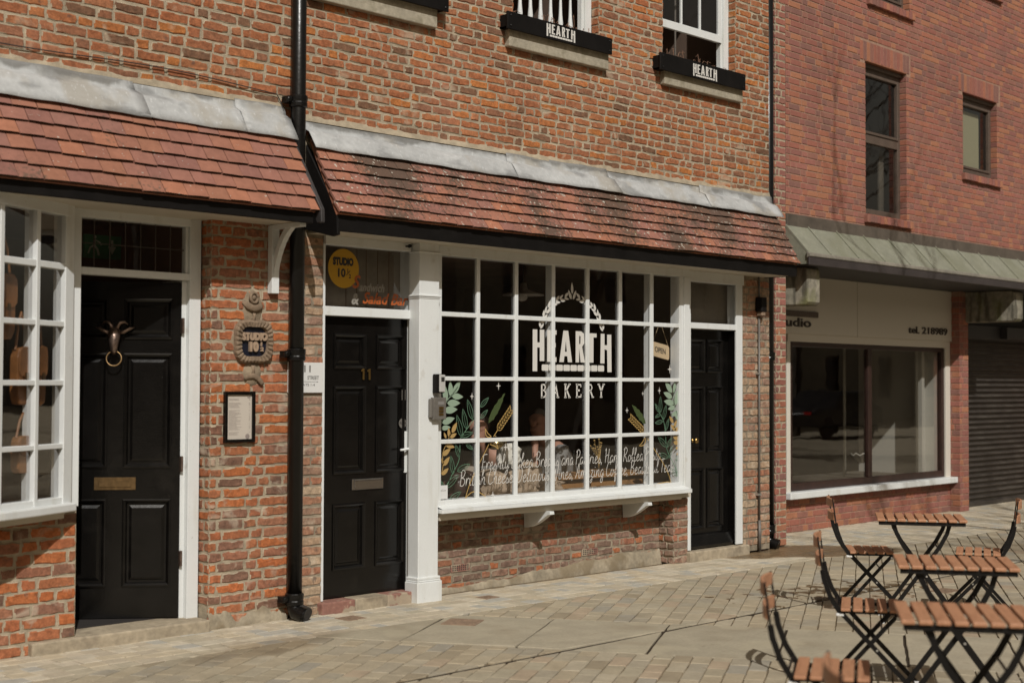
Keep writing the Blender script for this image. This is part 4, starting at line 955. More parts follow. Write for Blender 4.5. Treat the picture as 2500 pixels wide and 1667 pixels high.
ART = {'MINT_L':[[(7.352,1.313),(7.377,1.426),(7.412,1.494),(7.474,1.547),(7.526,1.6)]],'MINT_LL':[[(7.404,1.483),(7.381,1.619)],[(7.454,1.52),(7.443,1.646)],[(7.474,1.547),(7.552,1.646)],[(7.462,1.528),(7.582,1.521)],[(7.413,1.475),(7.55,1.474)],[(7.38,1.419),(7.522,1.426)],[(7.362,1.324),(7.493,1.36)],[(7.352,1.283),(7.45,1.29)]],'GOLD_L':[[(7.357,0.936),(7.374,1.01),(7.369,1.094),(7.415,1.176),(7.45,1.243)]],'GOLD_LL':[[(7.464,1.246),(7.516,1.327)],[(7.435,1.213),(7.429,1.287)],[(7.445,1.211),(7.514,1.241)],[(7.404,1.206),(7.381,1.252)],[(7.392,1.167),(7.493,1.134)],[(7.366,1.077),(7.451,1.125)],[(7.377,0.999),(7.443,1.065)],[(7.36,0.93),(7.432,0.978)],[(7.38,1.01),(7.356,1.056)]],'FERN_L':[[(7.396,0.809),(7.468,0.927),(7.541,1.038),(7.55,1.157)],[(7.555,1.202),(7.624,1.274),(7.698,1.345)]],'FERN_LL':[[(7.682,1.346),(7.627,1.502)],[(7.767,1.441),(7.859,1.515)],[(7.768,1.352),(7.849,1.42)],[(7.618,1.274),(7.578,1.429)],[(7.569,1.213),(7.515,1.383)],[(7.56,1.217),(7.688,1.245)],[(7.546,1.054),(7.501,1.16)],[(7.614,1.157),(7.691,1.112)],[(7.481,0.93),(7.455,1.072)],[(7.522,0.951),(7.659,1.001)],[(7.407,0.831),(7.536,0.922)],[(7.394,0.815),(7.355,0.883)],[(7.438,0.731),(7.565,0.792)]],'WHEAT_L':[[(7.604,0.722),(7.648,0.831),(7.722,0.951),(7.797,1.056),(7.862,1.148)],[(7.914,1.207),(7.96,1.259),(8.027,1.332),(8.1,1.407)]],'WHEAT_LL':[[(7.889,1.206),(7.823,1.273)],[(7.873,1.151),(7.967,1.106)],[(7.608,0.733),(7.831,0.737)]],'OLIVE':[[(7.855,1.31),(8.039,1.549)],[(9.808,1.273),(9.616,1.447)]],'STARS':[(7.675,1.525,0.033),(7.967,1.607,0.038),(8.048,1.119,0.038),(7.908,0.75,0.034),(9.766,1.541,0.026),(9.549,1.396,0.032),(9.998,1.567,0.036),(9.796,0.757,0.034),(10.148,1.759,0.048),(9.094,0.737,0.02)],'MINT_R':[[(10.292,1.296),(10.23,1.405),(10.198,1.495),(10.252,1.611)]],'MINT_RL':[[(10.184,1.549),(10.079,1.649)],[(10.184,1.504),(10.058,1.551)],[(10.209,1.45),(10.065,1.473)],[(10.23,1.418),(10.121,1.401)],[(10.289,1.368),(10.17,1.347)],[(10.213,1.54),(10.223,1.649)],[(10.23,1.432),(10.274,1.584)],[(10.23,1.333),(10.292,1.296)]],'FERN_R':[[(10.263,0.73),(10.271,0.811),(10.187,0.93),(10.108,1.04),(10.072,1.264),(9.994,1.38),(9.942,1.43)]],'FERN_RL':[[(10.018,1.371),(10.015,1.515)],[(9.994,1.376),(9.938,1.452)],[(10.058,1.308),(10.101,1.442)],[(10.047,1.291),(9.938,1.279)],[(10.022,1.358),(9.938,1.328)],[(10.089,1.21),(10.138,1.316)],[(10.104,1.063),(9.98,1.155)],[(10.11,1.058),(10.18,1.145)],[(10.127,0.964),(9.994,1.008)],[(10.137,0.959),(10.183,1.072)],[(10.263,0.793),(10.17,0.869)],[(10.271,0.784),(10.298,0.89)],[(10.252,0.811),(10.245,0.973)]],'GOLD_RL':[[(10.201,1.275),(10.141,1.338)],[(10.209,1.23),(10.252,1.301)],[(10.238,1.207),(10.161,1.258)],[(10.216,1.203),(10.295,1.237)],[(10.199,1.145),(10.298,1.134)],[(10.202,1.1),(10.298,1.088)],[(10.231,1.045),(10.3,1.052)],[(10.245,0.991),(10.298,0.998)]],'WHEAT_R':[[(9.607,1.324),(9.695,1.271),(9.781,1.208)],[(9.83,1.145),(9.945,1.028),(10.037,0.936),(10.123,0.826),(10.17,0.735)]],'WHEAT_RL':[[(9.806,1.155),(9.716,1.083)],[(10.167,0.736),(9.962,0.738)]]}
def art(name, lines, filledl, outl, mt, wd=.0065, lw=.34, ow=.30, owd=.0042, dy=0.0):
    mb = MB(); f = lambda x, z: (x, gy-dy, z)
    for l in lines: ribbon(mb, smooth_line(l, 6), wd, f)
    for (a,b) in filledl:
        L_ = math.hypot(b[0]-a[0], b[1]-a[1]); filled(mb, leaf_pts(a, b, L_*lw), f)
    for (a,b) in outl:
        L_ = math.hypot(b[0]-a[0], b[1]-a[1]); ribbon(mb, leaf_pts(a, b, L_*ow, 10), owd, f, closed=True)
        ribbon(mb, [(a[0]*(1-t)+b[0]*t, a[1]*(1-t)+b[1]*t) for t in (0,.85)], owd*.7, f)
    return mb.build(name, mt, sw)
CG = lambda L_: [p for p in L_ if p[0][0] > 7.33]
art('painted_mint_leaves', ART['MINT_L']+ART['MINT_R'], CG(ART['MINT_LL'])+ART['MINT_RL'], [], 'mint', lw=.40, dy=.0006)
art('painted_fern', ART['FERN_L']+ART['FERN_R'], [], ART['FERN_LL']+ART['FERN_RL'], 'fern')
art('painted_gold_leaves', ART['GOLD_L'], CG(ART['GOLD_LL'])+ART['GOLD_RL'], [], 'gold', lw=.42, dy=.0010)
mb = MB()
for (a,b) in ART['OLIVE']:
    pts = leaf_pts(a, b, .062, 14); pts = [(x+.004*math.sin(i*2.3), z+.004*math.cos(i*1.9)) for i,(x,z) in enumerate(pts)]; filled(mb, pts, lambda x,z:(x,gy-.0003,z))
mb.build('painted_broad_leaf', 'olive', sw)
mb = MB(); f = lambda x, z: (x, gy-.0008, z)
for l in ART['WHEAT_L']+ART['WHEAT_R']: ribbon(mb, smooth_line(l, 6), .006, f)
for (a,b) in ART['WHEAT_LL']+ART['WHEAT_RL']:
    L_ = math.hypot(b[0]-a[0], b[1]-a[1]); ribbon(mb, leaf_pts(a,b,L_*.28,10,bend=.02), .0062, f, closed=True)
for (A,B) in (((7.985+.0,1.21),(8.075,1.40)), None or ((9.79,1.215),(9.69,1.335))):
    A = ART['WHEAT_L'][1][1] if A[0] < 9 else ART['WHEAT_R'][0][2]; B = ART['WHEAT_L'][1][3] if B[0] < 9 else ART['WHEAT_R'][0][0]
    for i in range(8):
        t = i/7.5; cx, cz = A[0]+(B[0]-A[0])*t, A[1]+(B[1]-A[1])*t
        tx, tz = (B[0]-A[0]), (B[1]-A[1]); q = math.hypot(tx,tz); tx/=q; tz/=q
        for sg in (-1,1):
            e = (cx+tx*.045-tz*.032*sg, cz+tz*.045+tx*.032*sg); ribbon(mb, leaf_pts((cx,cz), e, .018, 6), .0048, f, closed=True)
mb.build('painted_wheat_ear', 'gold2', sw)
mb = MB()
for (p, r_) in [((s_[0],s_[1]),s_[2]) for s_ in ART['STARS']]: star(mb, p, r_*.95, lambda x,z:(x,gy-.0012,z))
mb.build('painted_star', 'sign_w', sw)
mb = MB(); mb.box(7.335,7.42,gy-.003,gy-.001,.745,.85,0); put_text(mb, 'uelCom', .02, lambda x,z:(7.338+x,gy-.0035,.805+z), 1); mb.build('utility_sticker', ['plate','ink_grey'], sw)
# things fixed to the bakery front
t = thing('key_safe', 'small black and silver key safe on the white pilaster, above the intercom', 'key safe', (7.24,-.11,1.50))
MB().box(7.19,7.276,-.150,-.105,1.552,1.695).build('case', 'black_matt', t, bevel=.008, seg=2)
MB().box(7.213,7.272,-.163,-.150,1.560,1.690).build('cover', 'silver', t, bevel=.006, seg=2)
MB().box(7.228,7.258,-.166,-.163,1.640,1.672).build('dial', 'ink', t)
t = thing('intercom', 'grey metal door intercom with three name buttons under the key safe', 'intercom', (7.24,-.11,1.36))
MB().box(7.172,7.300,-.142,-.105,1.355,1.520).box(7.15,7.172,-.135,-.105,1.37,1.51).build('case', 'grey_pl', t, bevel=.003)
for i in range(3): MB().box(7.225,7.268,-.147,-.142,1.385+i*.024,1.402+i*.024).build('button', 'brass', t)
MB().box(7.215,7.275,-.144,-.142,1.465,1.49).build('speaker_grille', 'ink_grey', t)
t = thing('open_sign', 'pale wooden OPEN sign hanging on string inside the bakery window', 'sign', (10.12,.06,1.9))
def osg(x,z,yy=.06): s_ = (x-10.12); return (x, yy, z-.16*s_-.012)
mb = MB(); pts = [(10.005,1.875),(10.235,1.875),(10.25,1.89),(10.25,1.99),(10.235,2.005),(10.005,2.005),(9.99,1.99),(9.99,1.89)]
mb.prism(pts, lambda x,z: osg(x,z,.058), lambda x,z: osg(x,z,.066)); mb.build('board', 'wood_sign', t, fixn=True)
mb = MB(); put_text(mb, 'OPEN', .068, lambda x,z: osg(10.12+x*.9,1.918+z,.0572), offset=.0015, align='CENTER'); mb.build('lettering', 'ink', t)
mb = MB(); mb.tube([osg(10.01,1.995,.057),(10.10,.06,2.155)],.0022,5).tube([osg(10.235,1.995,.057),(10.14,.06,2.155)],.0022,5); mb.build('cord', 'string', t)

def upper_sash(op, parent, meet, open_h, guard=False):
    a,b,c,e = op; mb = MB(); yf = .085
    mb.box(a,a+.055,yf,yf+.07,c,e); mb.box(b-.075,b,yf,yf+.07,c,e); mb.box(b-.105,b-.075,yf+.018,yf+.07,c,e); mb.box(a+.055,a+.085,yf+.018,yf+.07,c,e)
    mb.box(a+.08,b-.10,yf+.006,yf+.035,meet,meet+.075); mb.box(a+.085,a+.125,yf+.008,yf+.035,meet,e); mb.box(b-.15,b-.105,yf+.008,yf+.035,meet,e)
    w_ = (b-.15-a-.125)/3
    for k in (1,2): mb.box(a+.125+k*w_-.011,a+.125+k*w_+.011,yf+.010,yf+.033,meet+.07,e)
    mb.box(a+.125,b-.15,yf+.0105,yf+.0325,meet+.62,meet+.645)
    mb.box(a+.05,b-.07,yf+.01,yf+.10,c,c+.05)
    o = mb.build('sash_window', 'white', parent, bevel=.003)
    MB().quad((a+.1,yf+.02,meet+.05),(b-.12,yf+.02,meet+.05),(b-.12,yf+.02,e),(a+.1,yf+.02,e)).build('pane', 'glass', o)
    mb = MB(); mb.box(b-.45,b-.435,yf+.30,yf+.31,c,e)
    mb.build('inner_pull', 'interior_l', o)
    return o
upper_sash(W2, bak, 4.90, .3)
s1 = upper_sash(W1, bak, 5.45, .3)
mb = MB()
for i in range(8):
    x = 8.20+i*.125
    mb.lathe([(.012,4.5),(.024,4.56),(.012,4.60),(.014,4.66),(.024,4.72),(.016,4.80),(.011,4.95),(.018,5.02),(.022,5.3)],(x,.22,0),'z',10)
mb.build('baluster', 'white', s1, smooth=True)
upper_sash(W0, bak, 5.45, .3)
for (xa, xb) in ((6.06,7.27), (8.05,9.27), (10.04,11.245)):
    mb = MB(); mb.box(xa,xb,-.055,.14,4.328,4.497); mb.build('window_sill', 'stone', bak, bevel=.008, seg=2)
# planter boards on the sills
def planter(x0, x1, z0, z1, label, letters=None, seed=1):
    t = thing('planter_box', label, 'planter', ((x0+x1)/2, -.05, z0), group='black planter boxes on the upstairs sills')
    tilt = .0
    mb = MB(); mb.box(x0,x1,-.100,-.080,z0,z1); mb.box(x0+.01,x1-.01,-.080,.07,z0+.012,z0+.025); mb.box(x0+.01,x0+.03,-.080,.07,z0+.012,z1-.02); mb.box(x1-.03,x1-.01,-.080,.07,z0+.012,z1-.02)
    mb.build('box', 'black_matt', t, bevel=.002)
    MB().box(x0+.035,x1-.035,-.078,.07,z0+.025,z1-.03).build('soil', 'twig', t)
    for xx in (x0+.035, x1-.035):
        for zz in (z0+.028, z1-.028): MB().lathe([(.008,0),(.008,.005),(.003,.008)],(xx,-.1,zz),'y',8).build('bolt', 'steel', t)
    if letters:
        mb = MB(); hearth(mb, letters[0], letters[2]+.032, letters[1]-letters[0], letters[3]-letters[2]-.032, lambda x,z:(x,-.1015,z)); mb.build('painted_name', 'sign_w', t)
    rr = random.Random(seed); mb = MB()
    for k in range(52):
        x = rr.uniform(x0+.05, x1-.15) if seed != 3 else x0+.12+ (x1-x0-.35)*rr.random()**1.1; y = rr.uniform(-.06,.05); z = z1-.06; pts = [(x,y,z)]; dx, dy = rr.uniform(-.3,.5), rr.uniform(-.2,.1)
        hh = rr.uniform(.05,.20)*(1.3 if k % 9 == 0 else 1)
        for q in range(5): 
            x += dx*.035+rr.uniform(-.018,.018); y += dy*.03+rr.uniform(-.01,.01); z += hh*.28*rr.uniform(.3,1.2)*(1 if q < 3 else -.2); pts.append((x,y,z))
        mb.tube(pts, [.0036,.0034,.003,.0026,.0022,.0018], 4)
    mb.build('dry_stems', 'twig', t)
    return t
planter(6.02, 7.345, 4.458, 4.60, 'black planter box over the door, cut by the top of the picture', None, 1)
planter(7.985, 9.262, 4.452, 4.592, 'black planter box with white name under the white-balustered window', (8.435,8.785,4.462,4.575), 2)
planter(9.925, 11.225, 4.435, 4.590, 'black planter box with reddish dry stems under the half-open sash window', (10.40,10.765,4.445,4.565), 3)

# ------------------------------------------------------------------ pipes
def downpipe(name, label, x, y, rad, z0, z1, joints, mt, brk=True, shoe=True):
    t = thing(name, label, 'downpipe', (x,y,z0))
    MB().tube([(x,y,z0+.10),(x,y,z1)], rad, 20).build('pipe', mt, t, smooth=True)
    for z in joints:
        mb = MB(); mb.lathe([(rad+.002,-.07),(rad+.011,-.065),(rad+.012,-.04),(rad+.008,-.03),(rad+.012,-.02),(rad+.013,.0),(rad+.013,.012),(rad+.004,.016)],(x,y,z),'z',20)
        if brk: mb.box(x-rad-.055,x-rad+.01,y-.012,y+.05,z-.045,z+.0); mb.lathe([(.022,0),(.024,.02),(.016,.035)],(x-rad-.035,y+.01,z-.02),'y',10)
        mb.build('collar', mt, t, smooth=False, bevel=.003)
    if shoe:
        mb = MB(); mb.tube([(x,y,z0+.16),(x,y-.0,z0+.09),(x+.0,y-.03,z0+.055),(x+.02,y-.10,z0+.035)],[rad,rad+.001,rad+.002,rad+.005],18, caps=False)
        mb.tube([(x+.0,y-.028,z0+.056),(x+.02,y-.0995,z0+.0355)],[rad-.012,rad-.008],18)
        mb.build('shoe', mt, t, smooth=True)
    return t
t = downpipe('downpipe', 'thick black iron downpipe between the two canopies', 5.950, -.075, .052, .0, 6.7, (3.60,1.845,.17), 'iron')
mb = MB(); mb.tube([(5.955,-.078,.08),(5.985,-.14,.055),(5.995,-.172,.046)], [.047,.046,.045], 16); mb.build('outlet_shadow', 'ink', t)  # black plug drawn in place of the shadow inside the shoe's mouth
downpipe('downpipe', 'slim black pipe in the corner beside the plain red brick building', 11.885, .10, .058, .0, 6.7, (3.30,1.93,.22), 'iron')
t = thing('conduit', 'thin grey conduit under a dark box on the bleached brick pier', 'conduit', (11.55,-.02,.02))
MB().tube([(11.555,-.022,.30),(11.556,-.022,2.32)],.011,8).tube([(11.548,-.03,.02),(11.553,-.026,.31)],.015,8).tube([(11.56,-.02,2.45),(11.56,-.02,2.68)],.01,8).build('pipe', 'hose', t, smooth=True)
for z in (.55,1.72): MB().box(11.52,11.575,-.034,0,z,z+.018).build('clip', 'zinc', t)
MB().box(11.515,11.60,-.085,-.004,2.33,2.47).build('junction_box', 'black_matt', t, bevel=.006)
MB().box(11.53,11.59,-.075,-.01,2.29,2.331).build('cable_gland', 'rust', t, bevel=.005)
# thin cable along the wall above the left canopy
mb = MB(); pts = []
for i in range(40):
    f_ = i/39; x = 3.2+(5.81-3.2)*f_; pts.append((x,-.016,3.645-.045*math.sin(f_*7)*.4-.02*f_))
pts += [(5.845,-.016,3.56),(5.875,-.030,3.46),(5.885,-.05,3.38),(5.90,-.05,3.34)]
o = mb.tube(pts, .0038, 6).build('cable', 'ink', None); o['label'] = 'thin black cable sagging along the brick above the left canopy'; o['category'] = 'cable'

# ------------------------------------------------------------------ signs on the left pier
t = thing('menu_frame', 'black framed menu with beige paper below the clay plaque', 'menu frame', (5.54,-.015,1.22))
MB().box(5.405,5.427,-.032,.0,1.225,1.567).box(5.625,5.648,-.032,.0,1.225,1.567).box(5.427,5.625,-.0315,.0,1.545,1.5665).box(5.427,5.625,-.0315,.0,1.2255,1.247).build('frame', 'black', t, bevel=.004)
pp = MB().box(5.427,5.625,-.016,-.002,1.247,1.545).build('paper', 'paper', t)
mb = MB(); rr = random.Random(3); z = 1.515
while z > 1.275:
    if rr.random() < .14: z -= .012
    L_ = rr.uniform(.05,.10); mb.box(5.442,5.442+L_,-.0168,-.016,z,z+.0022); 
    if rr.random() < .7: mb.box(5.603,5.612,-.0168,-.016,z,z+.0022)
    z -= .0075
mb.box(5.59,5.615,-.0168,-.016,1.522,1.532); mb.lathe([(.018,0),(.018,.0008)],(5.592,-.016,1.265),'y',8)
mb.build('print', 'paper_line', t)
t = thing('clay_plaque', 'hand-modelled clay plaque reading STUDIO 10½ between eye and moustache shapes', 'plaque', (5.64,-.02,1.75))
cx, cz = 5.636, 1.903
def rect_r(a, rx, rz, p=3.4): c, s_ = math.cos(a), math.sin(a); k = (abs(c/rx)**p+abs(s_/rz)**p)**(-1/p); return k*c, k*s_
mb = MB(); N_ = 96; rings = []
for (sx_, d_, wob) in ((1.04,0.0,0),(1.0,.030,1),(.93,.040,1),(.72,.034,1),(.70,.012,0)):
    rg = []
    for k in range(N_):
        a = 2*math.pi*k/N_; x, z = rect_r(a, .150*sx_, .145*sx_); rid = (.006*(1 if k % 3 else -.6))*wob
        rg.append((cx+x, -d_-rid, cz+z+ .006*math.sin(a*3)*wob))
    rings.append(rg)
for q in range(len(rings)-1): mb.add(rings[q]+rings[q+1], [(k,(k+1)%N_,N_+(k+1)%N_,N_+k) for k in range(N_)])
mb.build('rim', 'clay', t, fixn=False)
mb = MB(); mb.add([(cx+x,-.012,cz+z) for x,z in [rect_r(-2*math.pi*k/48,.110,.107,2.6) for k in range(48)]], [tuple(range(48))]); mb.build('field', 'navy', t)
mb = MB()
f_ = lambda yy: (lambda x,z:(cx+x*.86, yy, cz+.012+z))
put_text(mb, 'STUDIO', .066, f_(-.034), 0, offset=.0045, align='CENTER', depth=f_(-.010))
g_ = lambda yy: (lambda x,z:(cx-.012+x*.95, yy, cz-.062+z)); put_text(mb, '10', .082, g_(-.034), 0, offset=.0055, align='CENTER', depth=g_(-.010))
for (s_, dx, dz) in (('1',.048,-.028),('2',.055,-.062)):
    h_ = lambda yy: (lambda x,z:(cx+dx+x, yy, cz+dz+z)); put_text(mb, s_, .036, h_(-.030), 0, offset=.002, depth=h_(-.010))
mb.build('lettering', 'clay_text', t)
def lump(mb, pts, rads, seg=10, sq=.5):
    base = len(mb.v); mb.tube(pts, rads, seg)
    for i in range(base, len(mb.v)): x,y,z = mb.v[i]; mb.v[i] = (x, y*sq-.002, z)
mb = MB(); lump(mb, [(cx-.085,-.01,2.17),(cx-.05,-.03,2.145),(cx,-.035,2.13),(cx+.05,-.03,2.14),(cx+.07,-.01,2.15)], [.012,.026,.03,.026,.01])
for (a,b) in ((-.034,.0),(.034,0)): pass
mb.tube([(cx+.030*math.cos(a)-.008, -.03, 2.20+.034*math.sin(a)) for a in [2*math.pi*k/16 for k in range(17)]], .011, 8)
mb.lathe([(.024,0),(.018,.018),(.004,.026)],(cx-.008,-.012,2.20),'y',12)
lump(mb, [(cx,-.02,2.12),(cx+.01,-.02,2.07),(cx-.01,-.02,2.045),(cx+.03,-.01,2.04)], [.016,.010,.022,.01])
mb.build('eye_relief', 'clay', t, smooth=True)
mb = MB(); lump(mb, [(cx+.0,-.01,1.75),(cx+.005,-.02,1.71),(cx,-.02,1.68)], [.02,.010,.016])
lump(mb, [(cx-.07,-.02,1.652),(cx-.035,-.03,1.668),(cx,-.03,1.672),(cx+.04,-.03,1.655),(cx+.068,-.03,1.625),(cx+.078,-.03,1.612)], [.010,.018,.020,.020,.018,.010])
mb.build('moustache_relief', 'clay', t, smooth=True)
# the smear of cement the plaque is bedded in
mb = MB()
for q,(ex_,ez_,rx_,rz_) in enumerate(((cx,1.905,.172,.168),(cx-.005,2.13,.082,.125),(cx,1.69,.078,.085))):
    n_ = 30; rr_ = random.Random(q+2); wv = [1+rr_.uniform(-.07,.07) for _ in range(n_)]
    o1 = [(ex_+rx_*wv[k]*math.cos(-2*math.pi*k/n_), .002, ez_+rz_*wv[k]*math.sin(-2*math.pi*k/n_)) for k in range(n_)]
    o2 = [(ex_+(x-ex_)*.86, -.007-.001*q, ez_+(z-ez_)*.86) for x,y,z in o1]
    mb.add(o1+o2, [(k,(k+1)%n_,n_+(k+1)%n_,n_+k) for k in range(n_)]+[tuple(range(n_,2*n_))])
mb.build('cement_bed', 'cement_bed', t, smooth=True, fixn=True)
t = thing('address_sign', 'white 11 street sign fixed behind the thick downpipe', 'sign', (6.07,-.012,1.56))
MB().box(5.925,6.226,-.018,-.006,1.556,1.768).build('panel', 'plate', t, bevel=.002)
mb = MB(); sg = lambda x0,z0: (lambda x,z:(x0+x,-.0186,z0+z))
sf = lambda x,z:(x,-.0186,z)
fit_text(mb, '11', (6.060,6.118,1.700,1.748), sf, 1, offset=.03); fit_text(mb, 'STREET', (6.090,6.190,1.648,1.674), sf, 0, offset=.01); fit_text(mb, 'FLATS 1-4', (6.02,6.155,1.603,1.620), sf, 0)
mb.box(6.0,6.18,-.0186,-.018,1.632,1.634,0); mb.add([(6.176,-.0186,1.629),(6.184,-.0186,1.633),(6.176,-.0186,1.637)],[(0,1,2)],0)
mb.build('lettering', ['ink','ink_grey'], t)

# ------------------------------------------------------------------ inside the studio window and hall
t = thing('exit_sign', 'green running-man exit sign behind the left transom', 'exit sign', (4.95,.8,2.47))
MB().box(4.82,5.10,.80,.82,2.47,2.63).build('panel', 'exit', t)
mb = MB(); ex = lambda x,z:(x,.799,z)
ribbon(mb, [(4.90,2.60),(4.895,2.56),(4.92,2.53),(4.93,2.49)], .016, ex); ribbon(mb, [(4.895,2.56),(4.865,2.54),(4.85,2.50)], .012, ex); ribbon(mb, [(4.90,2.595),(4.935,2.58),(4.95,2.56)], .01, ex)
mb.add([ex(4.90+.012*math.cos(a),2.615+.012*math.sin(a)) for a in [-2*math.pi*k/10 for k in range(10)]],[tuple(range(10))])
ribbon(mb, [(5.03,2.60),(5.03,2.55)], .016, ex); mb.add([ex(5.0,2.555),ex(5.03,2.50),ex(5.06,2.555)],[(0,1,2)])
mb.build('pictogram', 'exit_w', t)
def satchel(x, y, z, w_, h_, rz, label, strap=True):
    t = thing('leather_bag', label, 'bag', (x,y,z), rz, 'tan leather bags hanging in the studio window')
    pts = []
    for k in range(24):
        a = 2*math.pi*k/24; q = rect_r(a, w_/2, h_/2, 5); pts.append(q)
    mb = MB(); mb.prism(pts, lambda a,b:(a,-.03,b), lambda a,b:(a,.03,b)); mb.build('body', 'leather', t, local=True, bevel=.008, seg=2, fixn=True)
    mb = MB(); mb.prism([(a*1.02, b*.52+h_*.25) for a,b in pts], lambda a,b:(a,-.042,b), lambda a,b:(a,-.031,b)); mb.build('flap', 'leather', t, local=True, bevel=.004, fixn=True)
    MB().tube([(-w_*.4,0,h_*.45),(-w_*.2,0,h_*.9),(0,0,h_*1.1),(w_*.2,0,h_*.9),(w_*.4,0,h_*.45)], .008, 6).build('strap', 'leather', t, local=True)
    MB().box(-.012,.012,-.05,-.042,-.02,.02).build('buckle', 'brass_old', t, local=True)
satchel(3.80, -.13, 2.06, .17, .38, .5, 'tan leather bag hanging highest in the bow window')
satchel(3.93, -.10, 1.66, .13, .34, .5, 'narrow tan leather bag at mid height in the bow window')
satchel(4.07, -.03, 1.66, .10, .36, .5, 'narrow tan leather bag behind the right column of bow panes')
satchel(3.95, -.10, 1.20, .16, .22, .5, 'broad tan leather bag hanging lowest in the bow window')
mb = MB(); mb.prism([(bx0-.06,.15)]+[(x,y+.03) for x,y in P2[1:-1]]+[(P2[-1][0]+.06,.15)], lambda x,y:(x,y,.896), lambda x,y:(x,y,.905)); mb.build('window_bed', 'interior', bw, fixn=True)

# ------------------------------------------------------------------ inside the bakery
t = thing('pendant_lamp', 'white enamel pendant lamp inside the top of the bakery window', 'lamp', (9.72,1.4,2.44))
MB().lathe([(.20,.0),(.195,.012),(.10,.04),(.045,.06),(.03,.12),(.001,.125)],(9.72,1.4,2.46),'z',24).build('shade', 'int_white', t, smooth=True)
MB().lathe([(.002,-.055),(.04,-.045),(.055,-.02),(.05,.01)],(9.70,1.4,2.46),'z',16).build('bulb', 'int_white', t, smooth=True)
MB().tube([(9.72,1.4,2.58),(9.72,1.4,2.75)],.005,6).build('flex', 'ink', t)
t = thing('dining_table', 'oak table seen through the middle of the bakery window', 'table', (9.75,.95,.03))
MB().box(9.0,10.75,.66,1.22,.755,.79).build('tabletop', 'int_wood', t, bevel=.004)
for x in (9.08,10.60):
    for y in (.72,1.10): MB().box(x,x+.07,y,y+.07,.03,.755).build('leg', 'int_wood', t)
MB().box(9.05,10.70,.70,.725,.67,.755).build('apron', 'int_wood', t)
t = thing('glass_vase', 'small vase of yellow stems on the oak table', 'vase', (10.2,.86,.79))
MB().lathe([(.035,0),(.045,.02),(.04,.08),(.03,.11),(.036,.13)],(10.2,.86,.79),'z',14).build('jar', 'glass_dk', t, smooth=True)
mb = MB(); rr = random.Random(8)
for k in range(12):
    a = rr.uniform(0,6.28); q = rr.uniform(.02,.09); e = (10.2+q*math.cos(a), .86+q*math.sin(a), 1.0+rr.uniform(0,.1)); mb.tube([(10.2,.86,.82),(10.2+q*.3*math.cos(a),.86,.93),e],.0018,4); mb.lathe([(.002,-.008),(.011,0),(.002,.008)],e,'z',6)
mb.build('stems', 'gold2', t)
t = thing('wooden_chair', 'plain wooden chair at the right end of the oak table', 'chair', (10.95,.95,.03))
MB().box(10.80,11.18,.76,1.14,.45,.48).build('seat', 'int_wood', t)
MB().box(11.14,11.18,.78,1.12,.62,.88).build('backrest', 'int_wood', t)
for x in (10.82,11.14):
    for y in (.78,1.08): MB().box(x,x+.04,y,y+.04,.03,.45 if x < 11 else .88).build('leg', 'int_wood', t)
def lumpy(name, label, cat, c, sx, sy, sz, mt, seed, group=None, p=4., fold=.02):
    rr = random.Random(seed); mb = MB(); nu, nv = 40, 18; ph = [rr.uniform(0,6.28) for _ in range(8)]
    for j in range(nv+1):
        v_ = -math.pi/2+math.pi*j/nv
        for i in range(nu):
            a = 2*math.pi*i/nu; x, y = rect_r(a, sx, sy, p); cv = abs(math.cos(v_))**.45; zz = math.copysign(abs(math.sin(v_))**.55, math.sin(v_))
            q = 1+fold/sx*(math.sin(a*5+ph[0]+zz*3)+.7*math.sin(a*9+ph[1]-zz*6)+.5*math.sin(zz*11+ph[2]+a*2))
            mb.v.append((c[0]+x*cv*q, c[1]+y*cv*q, c[2]+sz*(zz+1)*(1+.10*math.sin(a*2+ph[3])*(zz > 0))))
    for j in range(nv):
        for i in range(nu): mb.f.append((j*nu+i, j*nu+(i+1)%nu, (j+1)*nu+(i+1)%nu, (j+1)*nu+i)); mb.m.append(0)
    o = mb.build(name, mt, None, smooth=True); o['label'] = label; o['category'] = cat
    if group: o['group'] = group
    return o
gp = 'sacks and cloth displayed in the bakery window'
lumpy('flour_sack', 'crumpled beige sack lying lowest at the left of the window display', 'sack', (8.28,.26,.70), .22, .12, .105, 'hessian', 1, gp, fold=.028)
lumpy('flour_sack', 'upright beige sack right of the white linen in the display', 'sack', (8.62,.28,.70), .13, .10, .125, 'hessian', 2, gp, fold=.016)
lumpy('flour_sack', 'flat folded beige sack at the right end of the display', 'sack', (8.82,.26,.70), .14, .11, .052, 'hessian', 3, gp, fold=.02)
lumpy('folded_cloth', 'grey folded cloth between the sacks and the white linen', 'cloth', (8.32,.30,.905), .16, .09, .022, 'shirt', 6, gp)
lumpy('linen_bundle', 'bundle of white linen on top of the folded cloth', 'linen', (8.40,.28,.945), .095, .08, .085, 'linen', 4, gp, p=2.4, fold=.014)
t = thing('brass_teapot', 'shiny gold teapot perched above the white linen', 'teapot', (8.30,.34,1.09))
MB().lathe([(.03,0),(.07,.012),(.085,.04),(.075,.075),(.04,.095),(.012,.10),(.014,.115),(.002,.12)],(8.30,.34,1.08),'z',24).build('body', 'gold_metal', t, smooth=True)
MB().tube([(8.37,.34,1.15),(8.42,.34,1.14),(8.45,.34,1.09),(8.41,.34,1.08)],.007,8).build('handle', 'gold_metal', t, smooth=True)
lumpy('bread_basket', 'dark basket at the far left of the window display', 'basket', (7.95,.34,.70), .15, .10, .10, 'mahog', 7, gp)

